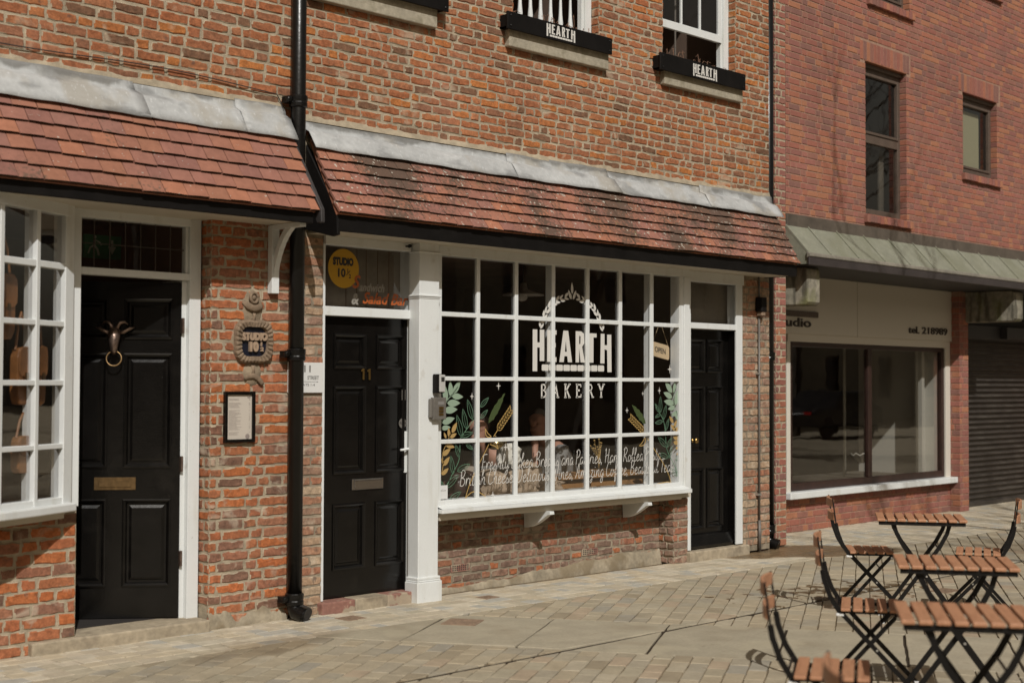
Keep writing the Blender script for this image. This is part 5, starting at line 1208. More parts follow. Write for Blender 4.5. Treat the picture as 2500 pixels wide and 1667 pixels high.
def person(name, label, nodes, edges, rad, mt='skin', cloth=None, hair=None, loc=(0,0,0), root_i=0):
    def skin(vs, es, rr, mat_, nm, parent=None):
        me = bpy.data.meshes.new(nm); me.from_pydata([tuple(v) for v in vs], es, []); o = bpy.data.objects.new(nm, me); col.objects.link(o)
        o.modifiers.new('skin', 'SKIN'); 
        if not me.skin_vertices: me.skin_vertices.new()
        for i, q in enumerate(rr): me.skin_vertices[0].data[i].radius = (q, q) if not isinstance(q, tuple) else q
        me.skin_vertices[0].data[0].use_root = True
        sb = o.modifiers.new('sub', 'SUBSURF'); sb.levels = 2; sb.render_levels = 2
        dg = bpy.context.evaluated_depsgraph_get(); m2 = bpy.data.meshes.new_from_object(o.evaluated_get(dg)); bpy.data.objects.remove(o)
        m2.materials.clear(); m2.materials.append(M[mat_]); m2.polygons.foreach_set('use_smooth', [True]*len(m2.polygons))
        m2.polygons.foreach_set('material_index', [0]*len(m2.polygons))
        o2 = bpy.data.objects.new(nm, m2); col.objects.link(o2)
        if parent: o2.parent = parent
        return o2
    body = skin(nodes, edges, rad, mt, name); body['label'] = label; body['category'] = 'person'
    if cloth:
        ids, cr, cm = cloth; mp = {i:k for k,i in enumerate(ids)}
        skin([nodes[i] for i in ids], [(mp[a],mp[b]) for a,b in edges if a in mp and b in mp], cr, cm, 'clothes', body)
    if hair: skin(hair[0], hair[1], hair[2], hair[3], 'hair', body)
    return body
def seated(x, y, zc, face, label, cm, hm, lean=.1, chin=True):
    """seated figure; face = +1 looks to +x, -1 to -x; zc = height of the middle of the head"""
    f = face; P = lambda a,b,c: (x+f*a, y+b, zc+c)
    nodes = [P(-.28-lean,0,-.72), P(-.27-lean,0,-.55), P(-.20-lean*.7,0,-.36), P(-.10-lean*.3,0,-.22), P(-.04,0,-.13), P(.0,0,-.05), P(.005,0,.03), P(-.01,0,.10),   # 0-7 pelvis..crown
      P(.085,0,-.085), P(.10,0,-.02),       # 8 chin 9 nose
      P(-.12-lean*.3,-.17,-.25), P(.02,-.24,-.50), P(.17,-.12,-.40), P(.115,-.06,-.17),   # 10-13 near arm: shoulder, elbow on the table, wrist, hand by the chin
      P(-.12-lean*.3,.17,-.25), P(-.02,.24,-.50), P(.24,.12,-.46), P(.33,.08,-.45),     # 14-17 far arm
      P(-.05-lean,-.12,-.72), P(.22,-.12,-.72), P(.24,-.12,-1.10), P(-.05-lean,.12,-.72), P(.22,.12,-.72), P(.24,.12,-1.10)]
    if not chin: nodes[12] = P(.22,-.16,-.47); nodes[13] = P(.31,-.10,-.46)
    h = nodes[13]; q = 3
    fing = [(h[0]+f*.035, h[1]-.012+k*.014, h[2]+.045+.006*(k % 2)) for k in range(4)]+[(h[0]-f*.005, h[1]-.03, h[2]+.045)]
    nodes += fing
    edges = [(0,1),(1,2),(2,3),(3,4),(4,5),(5,6),(6,7),(5,8),(6,9),(3,10),(10,11),(11,12),(12,13),(3,14),(14,15),(15,16),(16,17),(0,18),(18,19),(19,20),(0,21),(21,22),(22,23)]+[(13,24+k) for k in range(5)]
    rad = [.15,.145,.15,.10,.052,.075,.088,.070,.038,.018,.062,.046,.030,.034,.062,.046,.030,.030,.085,.07,.05,.085,.07,.05]+[.0095]*5
    ids = [0,1,2,3,10,11,12,14,15,16,18,19,20,21,22,23]
    cr = [.168,.162,.168,.115,.078,.060,.044,.078,.060,.044,.10,.085,.062,.10,.085,.062]
    hn = [P(-.05,0,-.01),P(-.055,0,.06),P(-.01,0,.112),P(.05,0,.095)]; 
    return person('person', label, nodes, edges, rad, 'skin', (ids, cr, cm), (hn, [(0,1),(1,2),(2,3)], [.062,.07,.055,.035], hm))
seated(9.78, 1.25, 1.25, -1, 'grey-haired man in grey shirt with hand to chin, behind the bakery window', 'shirt', 'hair')
seated(8.62, .86, 1.22, -1, 'person in beige coat sitting behind the painted wheat ear', 'coat', 'hair_d', lean=.16, chin=False)

# ------------------------------------------------------------------ RIGHT BUILDING (local x along the wall, y into the building)
rm = random.Random(77)
RB = thing('brick_building', 'plain red brick building with brown windows, green copper canopy and roller shutter', 'building', (12.17,.15,0), R_(1.0))
fR = lambda s_, z, dd: (s_, -dd, z)
HR = [(1.71,2.655,3.50,5.21),(4.06,5.02,4.22,5.22),(1.78,2.745,5.93,7.2),(4.20,5.12,6.60,7.6)]
mb = MB()
SOL = [(h[0]-.10,h[1]+.10,h[3],h[3]+.225) for h in HR]
kw = dict(course=.0665, Lb=.212, Hb=.101, j=.009, jit=.0009, proud=.002, flush=.004, bond='f', fine=False)
wallpanel(mb, .115, 9.5, 3.32, 8.2, HR+SOL[:2], fR, rm, zref=.0, **kw)
mb.build('upper_wall', ['brick_mod','mortar_mod'], RB, local=True)
# soldier courses and brick sills
mb = MB()
fS = lambda s_, z, dd: (s_, -dd-.0025, z)
for (a,b,c,e) in HR[:2]:
    mb = MB(); x = a-.097
    mortar(mb, a-.10, b+.10, e, e+.225, [], fR, flush=.004)
    while x < b+.05:
        one_brick(mb, x, x+.0645, e+.004, e+.216, lambda s_,z,dd:(s_,-dd,z), rm, .0009, .002, .004, 0, False); x += .0745
    mb.build('soldier_course', ['brick_mod','mortar_mod'], RB, local=True)
for (a,b,c,e) in HR:
    mb = MB(); x = a-.03
    while x < b+.02:
        mb.box(x,x+.066,-.045+rm.uniform(-.002,.002),.10,c-.085+rm.uniform(-.003,.003),c-.004); x += .0755
    mb.box(a-.025,b+.03,-.035,.1,c-.082,c-.012); mb.build('brick_sill', 'brick_mod', RB, local=True, bevel=.003)
    mb = MB()
    for xx, sg in ((a,1),(b,-1)):
        fm_ = (lambda X: (lambda s_, z, dd: (X-dd, .10-s_, z)))(xx)
        bricks(mb, 0, .10, c, e, [], fm_, rm, zref=0., **{k:v for k,v in kw.items() if k != 'bond'}, bond='s'); mortar(mb, 0, .10, c, e, [], fm_)
    mb.box(a,b,.0,.1,e,e+.02,0)
    mb.build('window_reveal', ['brick_mod','mortar_mod'], RB, local=True)
def brown_win(h, trans=None, blind=False):
    a,b,c,e = h; y = .085; mb = MB(); t_ = .055
    mb.box(a,a+t_,y,y+.06,c,e); mb.box(b-t_,b,y,y+.06,c,e); mb.box(a+t_,b-t_,y+.001,y+.059,c,c+.09); mb.box(a+t_,b-t_,y+.001,y+.059,e-.10,e)
    mb.box(a-.0,b+.0,y-.035,y+.02,e-.045,e-.002)
    cells = [(c+.09,e-.10)]
    if trans: mb.box(a+t_,b-t_,y+.0015,y+.0585,trans-.05,trans+.05); cells = [(c+.09,trans-.05),(trans+.05,e-.10)]
    for k, (p, q) in enumerate(cells):
        if k == len(cells)-1:
            i0, i1 = a+t_, b-t_
            mb.box(i0,i0+.03,y-.012,y+.03,p,q); mb.box(i1-.03,i1,y-.012,y+.03,p,q); mb.box(i0+.03,i1-.03,y-.0115,y+.03,p,p+.03); mb.box(i0+.03,i1-.03,y-.0115,y+.03,q-.03,q)
    o = mb.build('window', 'frame_br', RB, local=True, bevel=.003)
    MB().quad((a,y+.028,c),(b,y+.028,c),(b,y+.028,e),(a,y+.028,e)).build('pane', 'glass_dk', o, local=True)
    for xx in (a+.22,b-.22): MB().lathe([(.012,0),(.012,.006)],(xx,y,c+.045),'y',8).build('bolt', 'frame_br', o, local=True)
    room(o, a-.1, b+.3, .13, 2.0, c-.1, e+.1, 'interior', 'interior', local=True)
    if blind: MB().box(a+.03,b-.20,.155,.16,c+.09,e-.17).build('roller_blind', 'blind', o, local=True)
    else: MB().box(b-.24,b-.14,.22,.24,c+.05,(trans or e)-.05).build('curtain_edge', 'interior_l', o, local=True)
brown_win(HR[0], trans=4.38); brown_win(HR[1], blind=True); brown_win(HR[2], blind=True); brown_win(HR[3])
# corner pier
mb = MB()
bricks(mb, -.078, .108, 0.0, 8.2, [], fR, rm, bond='m', Lb=.186, Hb=.105, jit=.002, proud=.004); mortar(mb, -.078,.108,0,8.2,[],fR)
bricks(mb, 0, .30, 0.0, 8.2, [], (lambda s_,z,dd:(-.078-dd,.30-s_,z)), rm, bond='m', jit=.002, proud=.004); mortar(mb, 0,.30,0,8.2,[],(lambda s_,z,dd:(-.078-dd,.30-s_,z)))
mb.add([(.108,0,0),(.108,.65,0),(.108,.65,3.3),(.108,0,3.3)],[(0,1,2,3)],1)
mb.build('corner_pier', ['brick_mod','mortar'], RB, local=True)
# canopy
mb = MB(); mb.box(.115,9.5,-.012,.03,3.245,3.375); mb.build('lead_band', 'band_br', RB, local=True, bevel=.004)
cop = MB(); cop.prism([(.0,3.262),(-.28,2.955),(-.285,2.925),(.0,3.235)], lambda y,z:(.10,y,z), lambda y,z:(9.5,y,z))
cop.prism([(0,3.235),(-.285,2.925),(-.285,2.84),(0,2.84)], lambda y,z:(.102,y,z), lambda y,z:(.112,y,z))
co = cop.build('copper_canopy', 'copper', RB, local=True, fixn=True)
mb = MB(); x = .52
while x < 9.4:
    mb.tube([(x,-.004,3.268),(x+.0,-.28,2.962)], .007, 6); x += .56
mb.build('standing_seam', 'copper', co, local=True)
mb = MB(); mb.prism([(-.262,2.965),(-.300,2.945),(-.306,2.915),(-.262,2.90)], lambda y,z:(.08,y,z), lambda y,z:(9.5,y,z)); mb.build('lead_edge', 'leadband', co, local=True, fixn=True, bevel=.004)
MB().box(.085,9.5,-.296,-.27,2.828,2.915).build('fascia', 'fascia_br', co, local=True, bevel=.004)
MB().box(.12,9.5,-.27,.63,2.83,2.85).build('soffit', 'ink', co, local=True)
for (a,b) in ((.235,.478),(5.10,5.36)):
    mb = MB(); 
    mb.prism([(.62,2.83),(-.155,2.825),(-.175,2.80),(-.175,2.47),(-.15,2.435),(.25,2.435),(.62,2.435)], lambda y,z:(a,y,z), lambda y,z:(b,y,z))
    mb.build('beam_end', 'beamstone', RB, local=True, bevel=.012, seg=2, fixn=True)
# recessed shop front
ys = .62
mb = MB(); mb.box(.11,2.553,ys-.03,ys+.05,2.185,2.83); mb.box(2.563,4.955,ys-.03,ys+.05,2.185,2.83); sg_ = mb.build('sign_panel', 'sign_panel', RB, local=True, bevel=.003)
mb = MB(); fl = lambda x0,z0,yy: (lambda x,z:(x0+x, yy, z0+z))
def raised(mb, s_, size, x0, z0, sx=1., off=.004, **k): put_text(mb, s_, size, lambda x,z:(x0+x*sx,ys-.06,z0+z), 0, offset=off, depth=lambda x,z:(x0+x*sx,ys-.03,z0+z), **k)
for (tx_, bx_) in (('studio',(.80,1.533,2.262,2.362)),('tel. 218989',(3.775,4.80,2.262,2.350))):
    fit_text(mb, tx_, bx_, lambda x,z:(x,ys-.042,z), 0, depth=lambda x,z:(x,ys-.03,z), offset=.012)
mb.build('lettering', 'dark_letter', sg_, local=True)
MB().box(.95,1.66,ys-.055,ys-.03,2.375,2.435).build('logo_bar', 'frame_br', sg_, local=True)
mb = MB(); mb.box(1.10,4.925,ys-.012,ys+.06,2.10,2.185); mb.box(4.80,4.925,ys-.012,ys+.06,.44,2.10); mb.box(1.075,1.15,ys-.012,ys+.06,.44,2.10)
mb.build('shop_window_trim', 'sign_panel', RB, local=True, bevel=.003)
mb = MB(); mb.box(1.0,4.93,ys-.11,ys+.06,.372,.445); mb.build('window_sill', 'white', RB, local=True, bevel=.006)
mb = MB(); y = ys+.01
mb.box(1.15,1.22,y,y+.06,.45,2.10); mb.box(4.73,4.80,y,y+.06,.45,2.10); mb.box(1.22,4.73,y+.001,y+.06,.45,.53); mb.box(1.22,4.73,y+.001,y+.06,2.045,2.10); mb.box(2.865,2.955,y-.003,y+.05,.535,2.045)
sh = mb.build('shop_window', 'mahog', RB, local=True, bevel=.004)
MB().quad((1.2,y+.03,.5),(4.72,y+.03,.5),(4.72,y+.03,2.07),(1.2,y+.03,2.07)).build('pane', 'glass_dk', sh, local=True)
room(sh, .6, 5.0, y+.05, 3.4, .3, 2.3, 'interior', 'interior', local=True)
MB().box(4.74,4.78,y+.07,y+1.2,.46,2.2).box(4.43,4.50,y+.12,y+.17,.46,2.2).box(4.50,4.74,y+.24,y+.26,.46,2.2).build('white_partition', 'int_white', sh, local=True)
mb = MB(); mb.box(2.6,4.3,y+.2,y+1.0,.46,.50); mb.build('display_floor', 'interior_l', sh, local=True)
for i, (x, yy) in enumerate(((3.25,.55),(3.62,.75))):
    MB().tube([(x,y+yy,.5),(x,y+yy,2.1)],.012,6).build('display_pole', 'zinc', sh, local=True)
mb = MB(); mb.box(2.9,4.0,y+.4,y+.9,1.10,1.112); mb.build('glass_shelf', 'glass_dk', sh, local=True)
mb = MB()
for k in range(9):
    a0, a1 = 2*math.pi*k/9, 2*math.pi*(k+1)/9
    mb.add([(3.45+.03*math.cos(a0),y+.42+.03*math.sin(a0),.66),(3.45+.03*math.cos(a1),y+.42+.03*math.sin(a1),.66),(3.45+.13*math.cos(a1),y+.42+.13*math.sin(a1),.75),(3.45+.14*math.cos((a0+a1)/2),y+.42+.14*math.sin((a0+a1)/2),.78),(3.45+.13*math.cos(a0),y+.42+.13*math.sin(a0),.75)],[(0,1,2,3,4)])
mb.build('fluted_bowl', 'int_white', sh, local=True); 
# low wall, pier, shutter
mb = MB(); kw2 = dict(course=.075, Lb=.222, jit=.0012, proud=.003, flush=.004, fine=False)
wallpanel(mb, .11, 4.93, -.02, .372, [], (lambda s_,z,dd:(s_,ys-dd,z)), rm, **kw2)
wallpanel(mb, 4.93, 5.17, -.02, 2.83, [], (lambda s_,z,dd:(s_,ys-.14-dd,z)), rm, **kw2)
bricks(mb, 0, .17, -.02, 2.83, [], (lambda s_,z,dd:(4.93-dd,ys+.03-s_,z)), rm, **kw2); mortar(mb, 0,.17,0,2.83,[],(lambda s_,z,dd:(4.93-dd,ys+.03-s_,z)))
mb.add([(5.17,ys-.14,0),(5.17,ys+.1,0),(5.17,ys+.1,2.83),(5.17,ys-.14,2.83)],[(0,1,2,3)],1)
mb.build('lower_wall', ['brick_mod','mortar_mod'], RB, local=True)
mb = MB(); z = .05; prev = None; pf = []
while z < 2.235:
    for (dy, dz) in ((0,0),(.004,.010),(.034,.018),(.034,.044),(.0,.060)): pf.append((ys+.10+dy, z+dz))
    z += .0715
for i in range(len(pf)-1): mb.add([(5.20,pf[i][0],pf[i][1]),(9.4,pf[i][0],pf[i][1]),(9.4,pf[i+1][0],pf[i+1][1]),(5.20,pf[i+1][0],pf[i+1][1])],[(0,1,2,3)])
mb.box(5.20,9.4,ys+.09,ys+.13,-.01,.052); rsx = mb.build('roller_shutter', 'shutter', RB, local=True)
MB().box(5.175,5.24,ys-.02,ys+.09,-.01,2.25).build('guide_rail', 'shut_dark', rsx, local=True, bevel=.003)
MB().box(5.175,9.4,ys-.06,ys+.12,2.235,2.42).box(6.3,8.6,ys-.16,ys-.06,2.25,2.41).build('shutter_box', 'shut_dark', rsx, local=True, bevel=.004)
MB().box(5.175,9.5,ys,ys+.1,2.42,2.84).build('shutter_head', 'ink', rsx, local=True)
shell(RB, -.07, 9.5, .02, 9, 8.2, 'brick_mod', local=True)

# ------------------------------------------------------------------ THE GROUND
def wet_nodes(t, tc, last, b):
    """damp patches: a puddle stain by the corner pier and water lying in the joints beside it"""
    N, L = t.nodes, t.links
    def region(cx, cy, rx, ry, rot, nscale, namp, lo, hi):
        mp = N.new('ShaderNodeMapping'); mp.vector_type = 'TEXTURE'; mp.inputs['Location'].default_value = (cx,cy,0); mp.inputs['Rotation'].default_value = (0,0,rot); mp.inputs['Scale'].default_value = (rx,ry,1)
        L.new(tc.outputs['Object'], mp.inputs[0])
        ln = N.new('ShaderNodeVectorMath'); ln.operation = 'LENGTH'
        fl = N.new('ShaderNodeVectorMath'); fl.operation = 'MULTIPLY'; fl.inputs[1].default_value = (1,1,0); L.new(mp.outputs[0], fl.inputs[0]); L.new(fl.outputs[0], ln.inputs[0])
        ns = N.new('ShaderNodeTexNoise'); ns.inputs['Scale'].default_value = nscale; ns.inputs['Detail'].default_value = 5
        L.new(tc.outputs['Object'], ns.inputs['Vector'])
        ad = N.new('ShaderNodeMath'); ad.operation = 'MULTIPLY_ADD'; ad.inputs[1].default_value = namp
        L.new(ns.outputs[0], ad.inputs[0]); L.new(ln.outputs['Value'], ad.inputs[2])
        mr = N.new('ShaderNodeMapRange'); mr.inputs[1].default_value = lo; mr.inputs[2].default_value = hi; mr.inputs[3].default_value = 1; mr.inputs[4].default_value = 0
        L.new(ad.outputs[0], mr.inputs[0]); return mr.outputs[0]
    a = region(11.95,-.30,1.15,.50,R_(-22),1.6,.9,1.30,1.42)
    c = region(9.9,-2.0,1.9,.95,R_(-22),6.5,3.2,1.70,1.80)
    e = region(5.25,-.75,.75,.22,R_(10),6,.9,1.0,1.6)
    m1 = N.new('ShaderNodeMath'); m1.operation = 'MAXIMUM'; L.new(a, m1.inputs[0]); L.new(c, m1.inputs[1])
    m3 = N.new('ShaderNodeMath'); m3.operation = 'MULTIPLY'; m3.inputs[1].default_value = .45; L.new(e, m3.inputs[0])
    m2 = N.new('ShaderNodeMath'); m2.operation = 'MAXIMUM'; L.new(m1.outputs[0], m2.inputs[0]); L.new(m3.outputs[0], m2.inputs[1])
    mx = N.new('ShaderNodeMix'); mx.data_type = 'RGBA'; mx.blend_type = 'MULTIPLY'; mx.inputs[7].default_value = (.38,.30,.22,1)
    L.new(m2.outputs[0], mx.inputs[0])
    if last is None: mx.inputs[6].default_value = b.inputs['Base Color'].default_value
    else: L.new(last, mx.inputs[6])
    rr = N.new('ShaderNodeMapRange'); rr.inputs[3].default_value = b.inputs['Roughness'].default_value; rr.inputs[4].default_value = .32
    L.new(m2.outputs[0], rr.inputs[0]); L.new(rr.outputs[0], b.inputs['Roughness'])
    return mx.outputs[2]
PV = [(.39,.33,.238),(.375,.32,.23),(.40,.34,.245),(.365,.31,.225),(.385,.32,.225),(.36,.315,.24),(.39,.325,.23),(.405,.35,.26),(.37,.32,.24),(.385,.335,.245),(.345,.31,.25),(.40,.315,.225),(.38,.33,.245),(.345,.285,.20)]
PV = [(a*.915*q,b*.915*q,c*.90*q) for (a,b,c),q in zip(PV, (1,.97,1.03,.98,1.01,.95,1.02,1.03,.98,1.0,.95,1.0,1.02,.90))]
PVS = [(.48,.42,.32),(.44,.38,.28),(.50,.44,.34),(.42,.36,.27),(.46,.39,.28),(.38,.36,.31),(.45,.40,.31),(.40,.35,.26)]
M['paving'] = mat('sandstone_block', isl=PV, rough=.82, spec=.3, noise=[(9,.13),(50,.08),(.8,.10)], bump=[(50,.35),(10,.4)],
    custom=chain(spots(2.6,.55,.72,(.30,.245,.165),6,.55), spots(15,.66,.74,(.20,.155,.105),5,.55), spots(70,.72,.76,(.14,.11,.08),3,.6), wet_nodes))
M['flag'] = mat('sandstone_flag', isl=[(.345,.303,.222),(.33,.29,.213),(.36,.315,.232)], rough=.82, spec=.3, noise=[(5,.12),(50,.10)], bump=[(50,.25),(6,.3)],
    custom=chain(spots(1.9,.52,.68,(.25,.205,.14),7,.6), spots(12,.62,.74,(.20,.16,.11),6,.5), spots(2.6,.56,.62,(.40,.35,.25),6,.45), wet_nodes))
M['sett'] = mat('pale_sett', isl=PVS, rough=.85, spec=.25, noise=[(12,.14),(50,.08)], bump=[(50,.4),(14,.4)], custom=chain(spots(3,.55,.72,(.30,.25,.18),6,.5), wet_nodes))
M['joint'] = mat('joint_sand', (.20,.155,.10), .95, spec=.1, noise=[(9,.4),(40,.3)], custom=wet_nodes)
M['joint_dark'] = mat('dirt_in_groove', (.045,.034,.024), .9, spec=.1, noise=(20,.3))
M['ground'] = mat('paved_ground', (.35,.295,.21), .9, spec=.2, noise=[(6,.2),(.3,.15)], bump=(20,.4), custom=wet_nodes)
TH = R_(30.6); vx, vy = math.cos(TH), math.sin(TH); wx, wy = math.sin(TH), -math.cos(TH)
def ST(s_, t_): return (s_*vx+t_*wx, s_*vy+t_*wy)
S0, S1 = 4.50, 5.62; G = .003
mb = MB(); mb.add([(-60,-70,-.016),(90,-70,-.016),(90,30,-.016),(-60,30,-.016)], [(0,1,2,3)])
o = mb.build('ground', 'ground'); o['kind'] = 'structure'
mb = MB(); mb.add([(1.5,-7.9,-.011),(22,-7.9,-.011),(22,.9,-.011),(1.5,.9,-.011)], [(0,1,2,3)])
mb.add([(*ST(S0-.004,-1.2),-.0104),(*ST(S1+.004,-1.2),-.0104),(*ST(S1+.004,14),-.0104),(*ST(S0-.004,14),-.0104)][::-1], [(0,1,2,3)], 1)
o = mb.build('joint_bed', ['joint','joint_dark']); o['kind'] = 'structure'
def clip(poly, a, b, c):     # keep a*x+b*y <= c
    out = []
    for i in range(len(poly)):
        p, q = poly[i], poly[(i+1) % len(poly)]; dp, dq = a*p[0]+b*p[1]-c, a*q[0]+b*q[1]-c
        if dp <= 0: out.append(p)
        if dp*dq < 0: t = dp/(dp-dq); out.append((p[0]+(q[0]-p[0])*t, p[1]+(q[1]-p[1])*t))
    return out
def area(p): return abs(sum(p[i][0]*p[(i+1)%len(p)][1]-p[(i+1)%len(p)][0]*p[i][1] for i in range(len(p))))/2
def stone(mb, poly, rnd, m, jit=.0022, ins=.005, zj=.0018):
    if len(poly) < 3 or area(poly) < .0009: return
    s2 = sum(poly[i][0]*poly[(i+1)%len(poly)][1]-poly[(i+1)%len(poly)][0]*poly[i][1] for i in range(len(poly)))
    if s2 < 0: poly = poly[::-1]
    P = []
    for i in range(len(poly)):
        a, b = poly[i], poly[(i+1) % len(poly)]; L_ = math.hypot(b[0]-a[0], b[1]-a[1]); k = max(1, int(L_/.12))
        for q in range(k): P.append((a[0]+(b[0]-a[0])*q/k+rnd.uniform(-jit,jit), a[1]+(b[1]-a[1])*q/k+rnd.uniform(-jit,jit)))
    cx, cy = sum(p[0] for p in P)/len(P), sum(p[1] for p in P)/len(P); n = len(P); z = rnd.uniform(-zj,zj); tx, ty = rnd.uniform(-.008,.008), rnd.uniform(-.008,.008)
    inn = []
    for p in P:
        dx, dy = cx-p[0], cy-p[1]; L_ = math.hypot(dx,dy) or 1; inn.append((p[0]+dx/L_*ins, p[1]+dy/L_*ins))
    vs = [(p[0],p[1],-.014) for p in P]+[(p[0],p[1],z-.004+(p[0]-cx)*tx+(p[1]-cy)*ty) for p in P]+[(p[0],p[1],z+(p[0]-cx)*tx+(p[1]-cy)*ty) for p in inn]
    mb.add(vs, [(i,(i+1)%n,n+(i+1)%n,n+i) for i in range(n)]+[(n+i,n+(i+1)%n,2*n+(i+1)%n,2*n+i) for i in range(n)]+[tuple(range(2*n,3*n))], m)
rp = random.Random(12)
def outside(poly):
    cx, cy = sum(p[0] for p in poly)/len(poly), sum(p[1] for p in poly)/len(poly)
    return cx < 2.0 or cx > 21.5 or cy > 1.1 or cy < -7.8 or (cx < 6 and cy < -4.5)
YB = -.70; YC0, YC1 = -2.09, -2.145
def pieces(poly):
    """cut a paving stone by the edge of the sett border and by the old drainage groove"""
    a = clip(clip(poly, 0, 1, YB-G), 0, -1, -YC0); b = clip(poly, 0, 1, YC1); return [p for p in (a, b) if len(p) > 2]
blk = MB()
RECS = [(6.59,6.85,-1.07,-.82)]
def addst(s0, s1, t0, t1, g, m):
    gs = g*.45 if m == 0 else g
    q = [ST(s0+gs,t0+g), ST(s1-gs,t0+g), ST(s1-gs,t1-g), ST(s0+gs,t1-g)]
    if outside(q): return
    for p in pieces(q): stone(blk, p, rp, m, jit=.0022 if m == 0 else .003)
cw = .1145
t = -2.0
while t < 19:
    off = rp.uniform(0,.2)
    for (sa, sb) in ((-4.0, S0), (S1, 19.5)):
        s_ = sa-off if sa == -4.0 else sa
        while s_ < sb:
            L_ = rp.uniform(.15,.30); e = min(s_+L_, sb)
            if sb-e < .06: e = sb
            addst(s_, e, t, t+cw, G+rp.uniform(0,.0015), 0); s_ = e
    t += cw
t = -1.2
while t < 14:
    L_ = rp.uniform(.62,.88); addst(S0, S1, t, t+L_, .008, 1); t += L_
o = blk.build('paving', ['paving','flag']); o['kind'] = 'structure'
# sett border laid square to the wall
stb = MB(); rows = 6; rh = (abs(YB)+.05)/rows
for k in range(rows+9):
    y1 = .05-k*rh if k < rows else None
    if k >= rows:      # into the recess of the right-hand shop
        y0_ = .05+(k-rows)*rh; y1_ = y0_+rh; x = 12.3
    else: y1_ = y1; y0_ = y1-rh; x = 2.0+rp.uniform(0,.1)
    if y0_ > .95: continue
    while x < 21:
        w_ = rp.choice((.105,.125,.15)); 
        stone(stb, [(x+G,y0_+G),(x+w_-G,y0_+G),(x+w_-G,y1_-G),(x+G,y1_-G)], rp, 0, jit=.003, zj=.0022); x += w_
o = stb.build('sett_border', ['sett']); o['kind'] = 'structure'
mb = MB(); mb.add([(1.8,YC1-.003,-.0098),(21,YC1-.003,-.0098),(21,YC0+.003,-.0098),(1.8,YC0+.003,-.0098)], [(0,1,2,3)])
o = mb.build('drainage_groove', 'joint_dark'); o['kind'] = 'structure'
def cover(name, label, x0, x1, y0, y1, mt, bars=0, rz=0):
    t = thing(name, label, 'drain cover', ((x0+x1)/2,(y0+y1)/2,.0), rz)
    hx_, hy_ = (x1-x0)/2, (y1-y0)/2
    MB().box(-hx_,hx_,-hy_,hy_,-.008,.0035).build('frame', mt, t, local=True, bevel=.002)
    mb = MB(); n = bars or 5
    for i in range(n):
        a = -hx_+.015+(2*hx_-.03)*i/n; mb.box(a,a+(2*hx_-.03)/n*.5,-hy_+.015,hy_-.015,.0035,.0062)
    mb.build('grating', mt, t, local=True)
cover('drain_cover', 'square rusty ribbed drain cover set in the large flags', 6.60, 6.84, -1.06, -.82, 'rust', 12, R_(30.6))
cover('drain_cover', 'small worn stop tap cover in the setts before door 11', 6.19, 6.36, -.37, -.21, 'rust', 4)
cover('drain_cover', 'small brown cover by the stall riser under the shop window', 7.55, 7.70, -.32, -.20, 'rust', 4)
cover('drain_cover', 'small grating in the far paving beyond the back table', 10.35, 10.60, -2.62, -2.45, 'rust', 8)

# ------------------------------------------------------------------ FOLDING TABLES AND CHAIRS
def make_table(label):
    t = thing('folding_table', label, 'table', (0,0,0), 0, 'slatted folding bistro tables')
    for i in range(9):
        x = -.2925+i*.0665
        MB().box(x,x+.053,-.25,.25,.703,.721).build('slat', 'teak', t, local=True, bevel=.004, seg=2)
    mb = MB()
    for y in (-.235,.215): mb.box(-.283,.283,y,y+.02,.678,.7022)
    mb.build('rim_bar', 'steel', t, local=True, bevel=.002)
    for y in (-.205,.205): MB().bar([(-.185,y,.69),(-.165,y,.62),(-.12,y,.535),(.26,y,.006)], .0135, .003, (0,1,0)).build('leg', 'steel', t, local=True)
    for y in (-.178,.178): MB().bar([(.185,y,.69),(.165,y,.62),(.12,y,.535),(-.26,y,.006)], .0135, .003, (0,1,0)).build('leg', 'steel', t, local=True)
    mb = MB(); mb.tube([(.245,-.205,.03),(.245,.205,.03)],.006,6).tube([(-.245,-.178,.03),(-.245,.178,.03)],.006,6).tube([(-.11,-.205,.52),(-.11,.205,.52)],.006,6).tube([(.11,-.178,.52),(.11,.178,.52)],.006,6)
    mb.box(-.19,-.16,-.215,.215,.682,.70).box(.16,.19,-.215,.215,.682,.70); mb.build('stretcher', 'steel', t, local=True)
    mb = MB()
    for sg in (-1,1): mb.tube([(.0+.03,sg*.17,.335),(.03,sg*.215,.335)],.007,8).tube([(-.06,sg*.21,.44),(-.045,sg*.214,.42)],.009,6)
    mb.build('bolt', 'zinc', t, local=True)
    for (x,y) in ((.262,-.205),(.262,.205),(-.262,-.178),(-.262,.178)): MB().box(x-.016,x+.016,y-.006,y+.006,0,.014).build('foot_cap', 'nylon', t, local=True, bevel=.003)
    return t
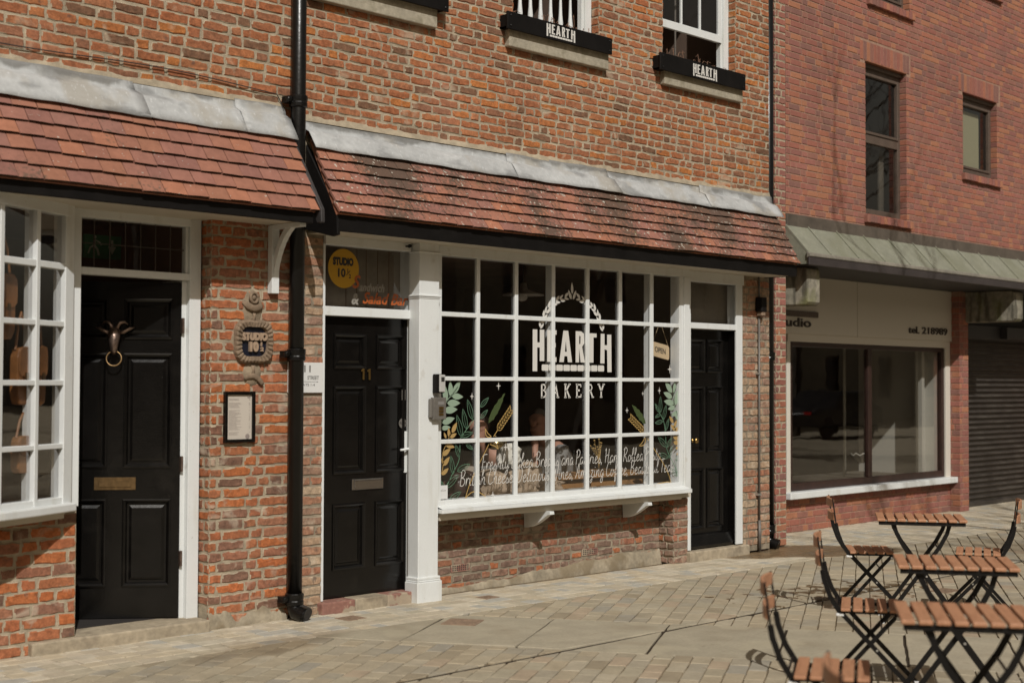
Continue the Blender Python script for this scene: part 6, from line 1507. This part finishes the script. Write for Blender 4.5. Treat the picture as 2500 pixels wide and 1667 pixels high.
def make_chair(label):
    t = thing('folding_chair', label, 'chair', (0,0,0), 0, 'slatted folding bistro chairs')
    for i in range(5):
        x = -.15+i*.0625
        MB().box(x,x+.049,-.21,.21,.434,.450).build('seat_slat', 'teak', t, local=True, bevel=.004, seg=2)
    mb = MB()
    for y in (-.155,.145): mb.box(-.16,.155,y,y+.012,.416,.4335)
    mb.box(-.165,-.155,-.17,.17,.416,.430); mb.build('seat_rail', 'steel', t, local=True)
    for zc in (.788,.690):
        mb = MB(); n = 8; vs = []
        for k in range(n+1):
            y = -.182+.364*k/n; bow = -.026*(1-(2*k/n-1)**2); xx = -.268+(.815-zc)*.10+bow; h = .026+.004*(1-(2*k/n-1)**2)
            vs += [(xx-.007,y,zc-h),(xx+.007,y,zc-h),(xx+.007,y,zc+h),(xx-.007,y,zc+h)]
        fs = [(4*k+a,4*k+(a+1)%4,4*k+4+(a+1)%4,4*k+4+a) for k in range(n) for a in range(4)]+[(3,2,1,0),(4*n,4*n+1,4*n+2,4*n+3)]
        mb.add(vs, fs); mb.build('back_slat', 'teak', t, local=True, bevel=.003, fixn=True)
    for y in (-.180,.180):
        mb = MB(); s_ = 1 if y > 0 else -1
        mb.bar([(-.268,y,.818),(-.256,y,.72),(-.244,y,.630)], .0085, .0042, (1,0,.1))
        mb.bar([(-.246,y,.645),(-.236,y,.59),(-.205,y,.505),(-.165,y,.440),(.245,y,.006)], .0125, .0028, (0,1,0)); mb.build('leg', 'steel', t, local=True)
    for y in (-.158,.158): MB().bar([(.150,y,.425),(.10,y,.372),(-.225,y,.006)], .0115, .0026, (0,1,0)).build('leg', 'steel', t, local=True)
    mb = MB(); mb.tube([(.228,-.18,.028),(.228,.18,.028)],.0055,6).tube([(-.21,-.158,.028),(-.21,.158,.028)],.0055,6).tube([(-.175,-.18,.455),(-.175,.18,.455)],.0055,6).tube([(.06,-.158,.33),(.06,.158,.33)],.005,6)
    mb.build('stretcher', 'steel', t, local=True)
    mb = MB(); mb.box(-.175,-.135,-.192,-.150,.405,.420).box(.135,.155,-.175,-.150,.392,.41); mb.build('spacer', 'nylon', t, local=True, bevel=.003)
    mb = MB()
    for sg in (-1,1): mb.tube([(.035,sg*.15,.232),(.035,sg*.19,.232)],.006,8)
    mb.build('bolt', 'zinc', t, local=True)
    for (x,y) in ((.245,-.18),(.245,.18),(-.225,-.158),(-.225,.158)): MB().box(x-.015,x+.015,y-.0055,y+.0055,0,.012).build('foot_cap', 'nylon', t, local=True, bevel=.003)
    return t
tb = make_table('farthest slatted folding table, nearest the plain brick shop')
tb.location = (9.006,-3.115,0); tb.rotation_euler = (0,0,-1.010)
for (x,y,a,l) in ((6.86,-4.477,-1.002,'middle slatted folding table between the near and far ones'),(5.37,-5.325,-.996,'nearest slatted folding table, cut by the right edge of the picture')):
    c = copy_tree(tb); c.location = (x,y,0); c.rotation_euler = (0,0,a); c['label'] = l
chh = make_chair('farthest left folding chair, its back slats seen against the low brick wall')
chh.location = (9.131,-2.644,0); chh.rotation_euler = (0,0,-.935)
for (x,y,a,l) in ((6.85,-3.992,-1.033,'folding chair at the left of the middle table'),(5.198,-4.789,-1.039,'folding chair at the left of the nearest table, whole slatted seat in view'),
                  (9.60,-3.245,2.03,'folding chair right of the far table, turned to face left'),(3.808,-5.971,-.913,'nearest folding chair, only the tip of its back slat showing')):
    c = copy_tree(chh); c.location = (x,y,0); c.rotation_euler = (0,0,a); c['label'] = l

# ------------------------------------------------------------------ ACROSS THE STREET: what the windows mirror and what dapples the ground
op = thing('rendered_building', 'cream rendered building across the street, mirrored in the shop windows', 'building', (64,-24,0))
mb = MB(); HW = [(x, x+1.1, z, z+1.9) for x in range(32,96,5) for z in (1.0,4.4)]
for a,b,c,e in rects_minus(30,98,0,8.0,HW): mb.quad((a,-24,c),(b,-24,c),(b,-24,e),(a,-24,e))
mb.quad((30,-24,8),(98,-24,8),(98,-32,9.6),(30,-32,9.6)); mb.quad((30,-24,0),(30,-32,0),(30,-32,9.6),(30,-24,8)); mb.quad((98,-24,0),(98,-32,0),(98,-32,9.6),(98,-24,8)); mb.quad((30,-32,0),(98,-32,0),(98,-32,9.6),(30,-32,9.6))
mb.build('wall', 'opp', op)
for a,b,c,e in HW: MB().box(a,b,-24.2,-24.12,c,e).build('window', 'opp_win', op)
ob = thing('brick_terrace', 'dark brick terrace across the street behind the viewpoint', 'building', (5,-26,0))
HX = [(x, x+1.1, z, z+1.8) for x in range(-38,28,5) for z in (1.0,4.2)]
mb = MB()
for a,b,c,e in rects_minus(-45,30,0,8.4,HX): mb.quad((a,-25,c),(b,-25,c),(b,-25,e),(a,-25,e))
mb.box(-45,30,-33,-32.9,0,8.4).quad((-45,-25,8.4),(30,-25,8.4),(30,-33,8.4),(-45,-33,8.4)).quad((-45,-25,0),(-45,-33,0),(-45,-33,8.4),(-45,-25,8.4)).quad((30,-25,0),(30,-33,0),(30,-33,8.4),(30,-25,8.4))
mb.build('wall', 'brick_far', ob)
for a,b,c,e in HX: MB().box(a,b,-25.2,-25.12,c,e).build('window', 'opp_win', ob)
def tree(x, y, label, seed, h0, spread, depth=6):
    rr = random.Random(seed); t = thing('bare_tree', label, 'tree', (x,y,0)); trunk = MB(); crown = MB()
    def grow(p, dr, L_, rad, lev, mb_):
        n = 3; pts = [p]; q = Vector(p); dd_ = Vector(dr)
        for i in range(n):
            dd_ = (dd_+Vector((rr.uniform(-.18,.18),rr.uniform(-.18,.18),rr.uniform(-.06,.12)))).normalized(); q = q+dd_*L_/n; pts.append(tuple(q))
        mb_.tube(pts, [rad*(1-.38*i/n) for i in range(n+1)], 7 if lev < 2 else 4, caps=lev < 1)
        if lev >= depth: return
        for k in range(3 if lev else 4):
            a = rr.uniform(0,6.28); nd = (dd_*rr.uniform(.7,1.1)+Vector((math.cos(a),math.sin(a),rr.uniform(-.1,.5)))*rr.uniform(.5,.9)*spread).normalized()
            j = rr.randint(1,3) if lev else 3
            grow(pts[j], nd, L_*rr.uniform(.62,.84), rad*.56, lev+1, crown)
    grow((x,y,0), (0,0,1), h0, .2, 0, trunk)
    trunk.build('trunk', 'bark', t); crown.build('crown', 'bark', t)
tree(11.6, -9.6, 'bare plane tree beside the tables whose twigs dapple the far paving', 4, 4.4, 1.0)
tree(25.0, -14.5, 'bare tree mirrored in the top panes of the bakery window', 23, 3.6, 1.0)
tree(39.5, -15.0, 'bare tree mirrored in the upper windows of the plain brick building', 11, 4.6, 1.0)
cr = thing('parked_car', 'black parked car across the street, mirrored in the plain shop window', 'car', (39,-13.5,0))
prof = [(-2.1,.35),(-2.15,.75),(-1.7,.92),(-1.0,1.0),(-.45,1.42),(.9,1.44),(1.55,1.02),(2.1,.92),(2.15,.35)]
mb = MB(); mb.prism(prof, lambda a,b:(39+a,-14.3,b), lambda a,b:(39+a,-12.7,b)); mb.build('body', 'carpaint', cr, bevel=.06, seg=3, fixn=True)
for a in (-1.35,1.35):
    for yy in (-14.32,-12.88):
        MB().lathe([(.20,-.10),(.31,-.09),(.33,-.05),(.33,.05),(.31,.09),(.20,.10)],(39+a,yy+.1,.33),'y',20).build('wheel', 'rubber', cr)
for yy in (-14.15,-13.05): MB().box(36.83,36.87,yy,yy+.25,.70,.82).build('tail_lamp', 'red_lens', cr)
bpy.context.view_layer.update()
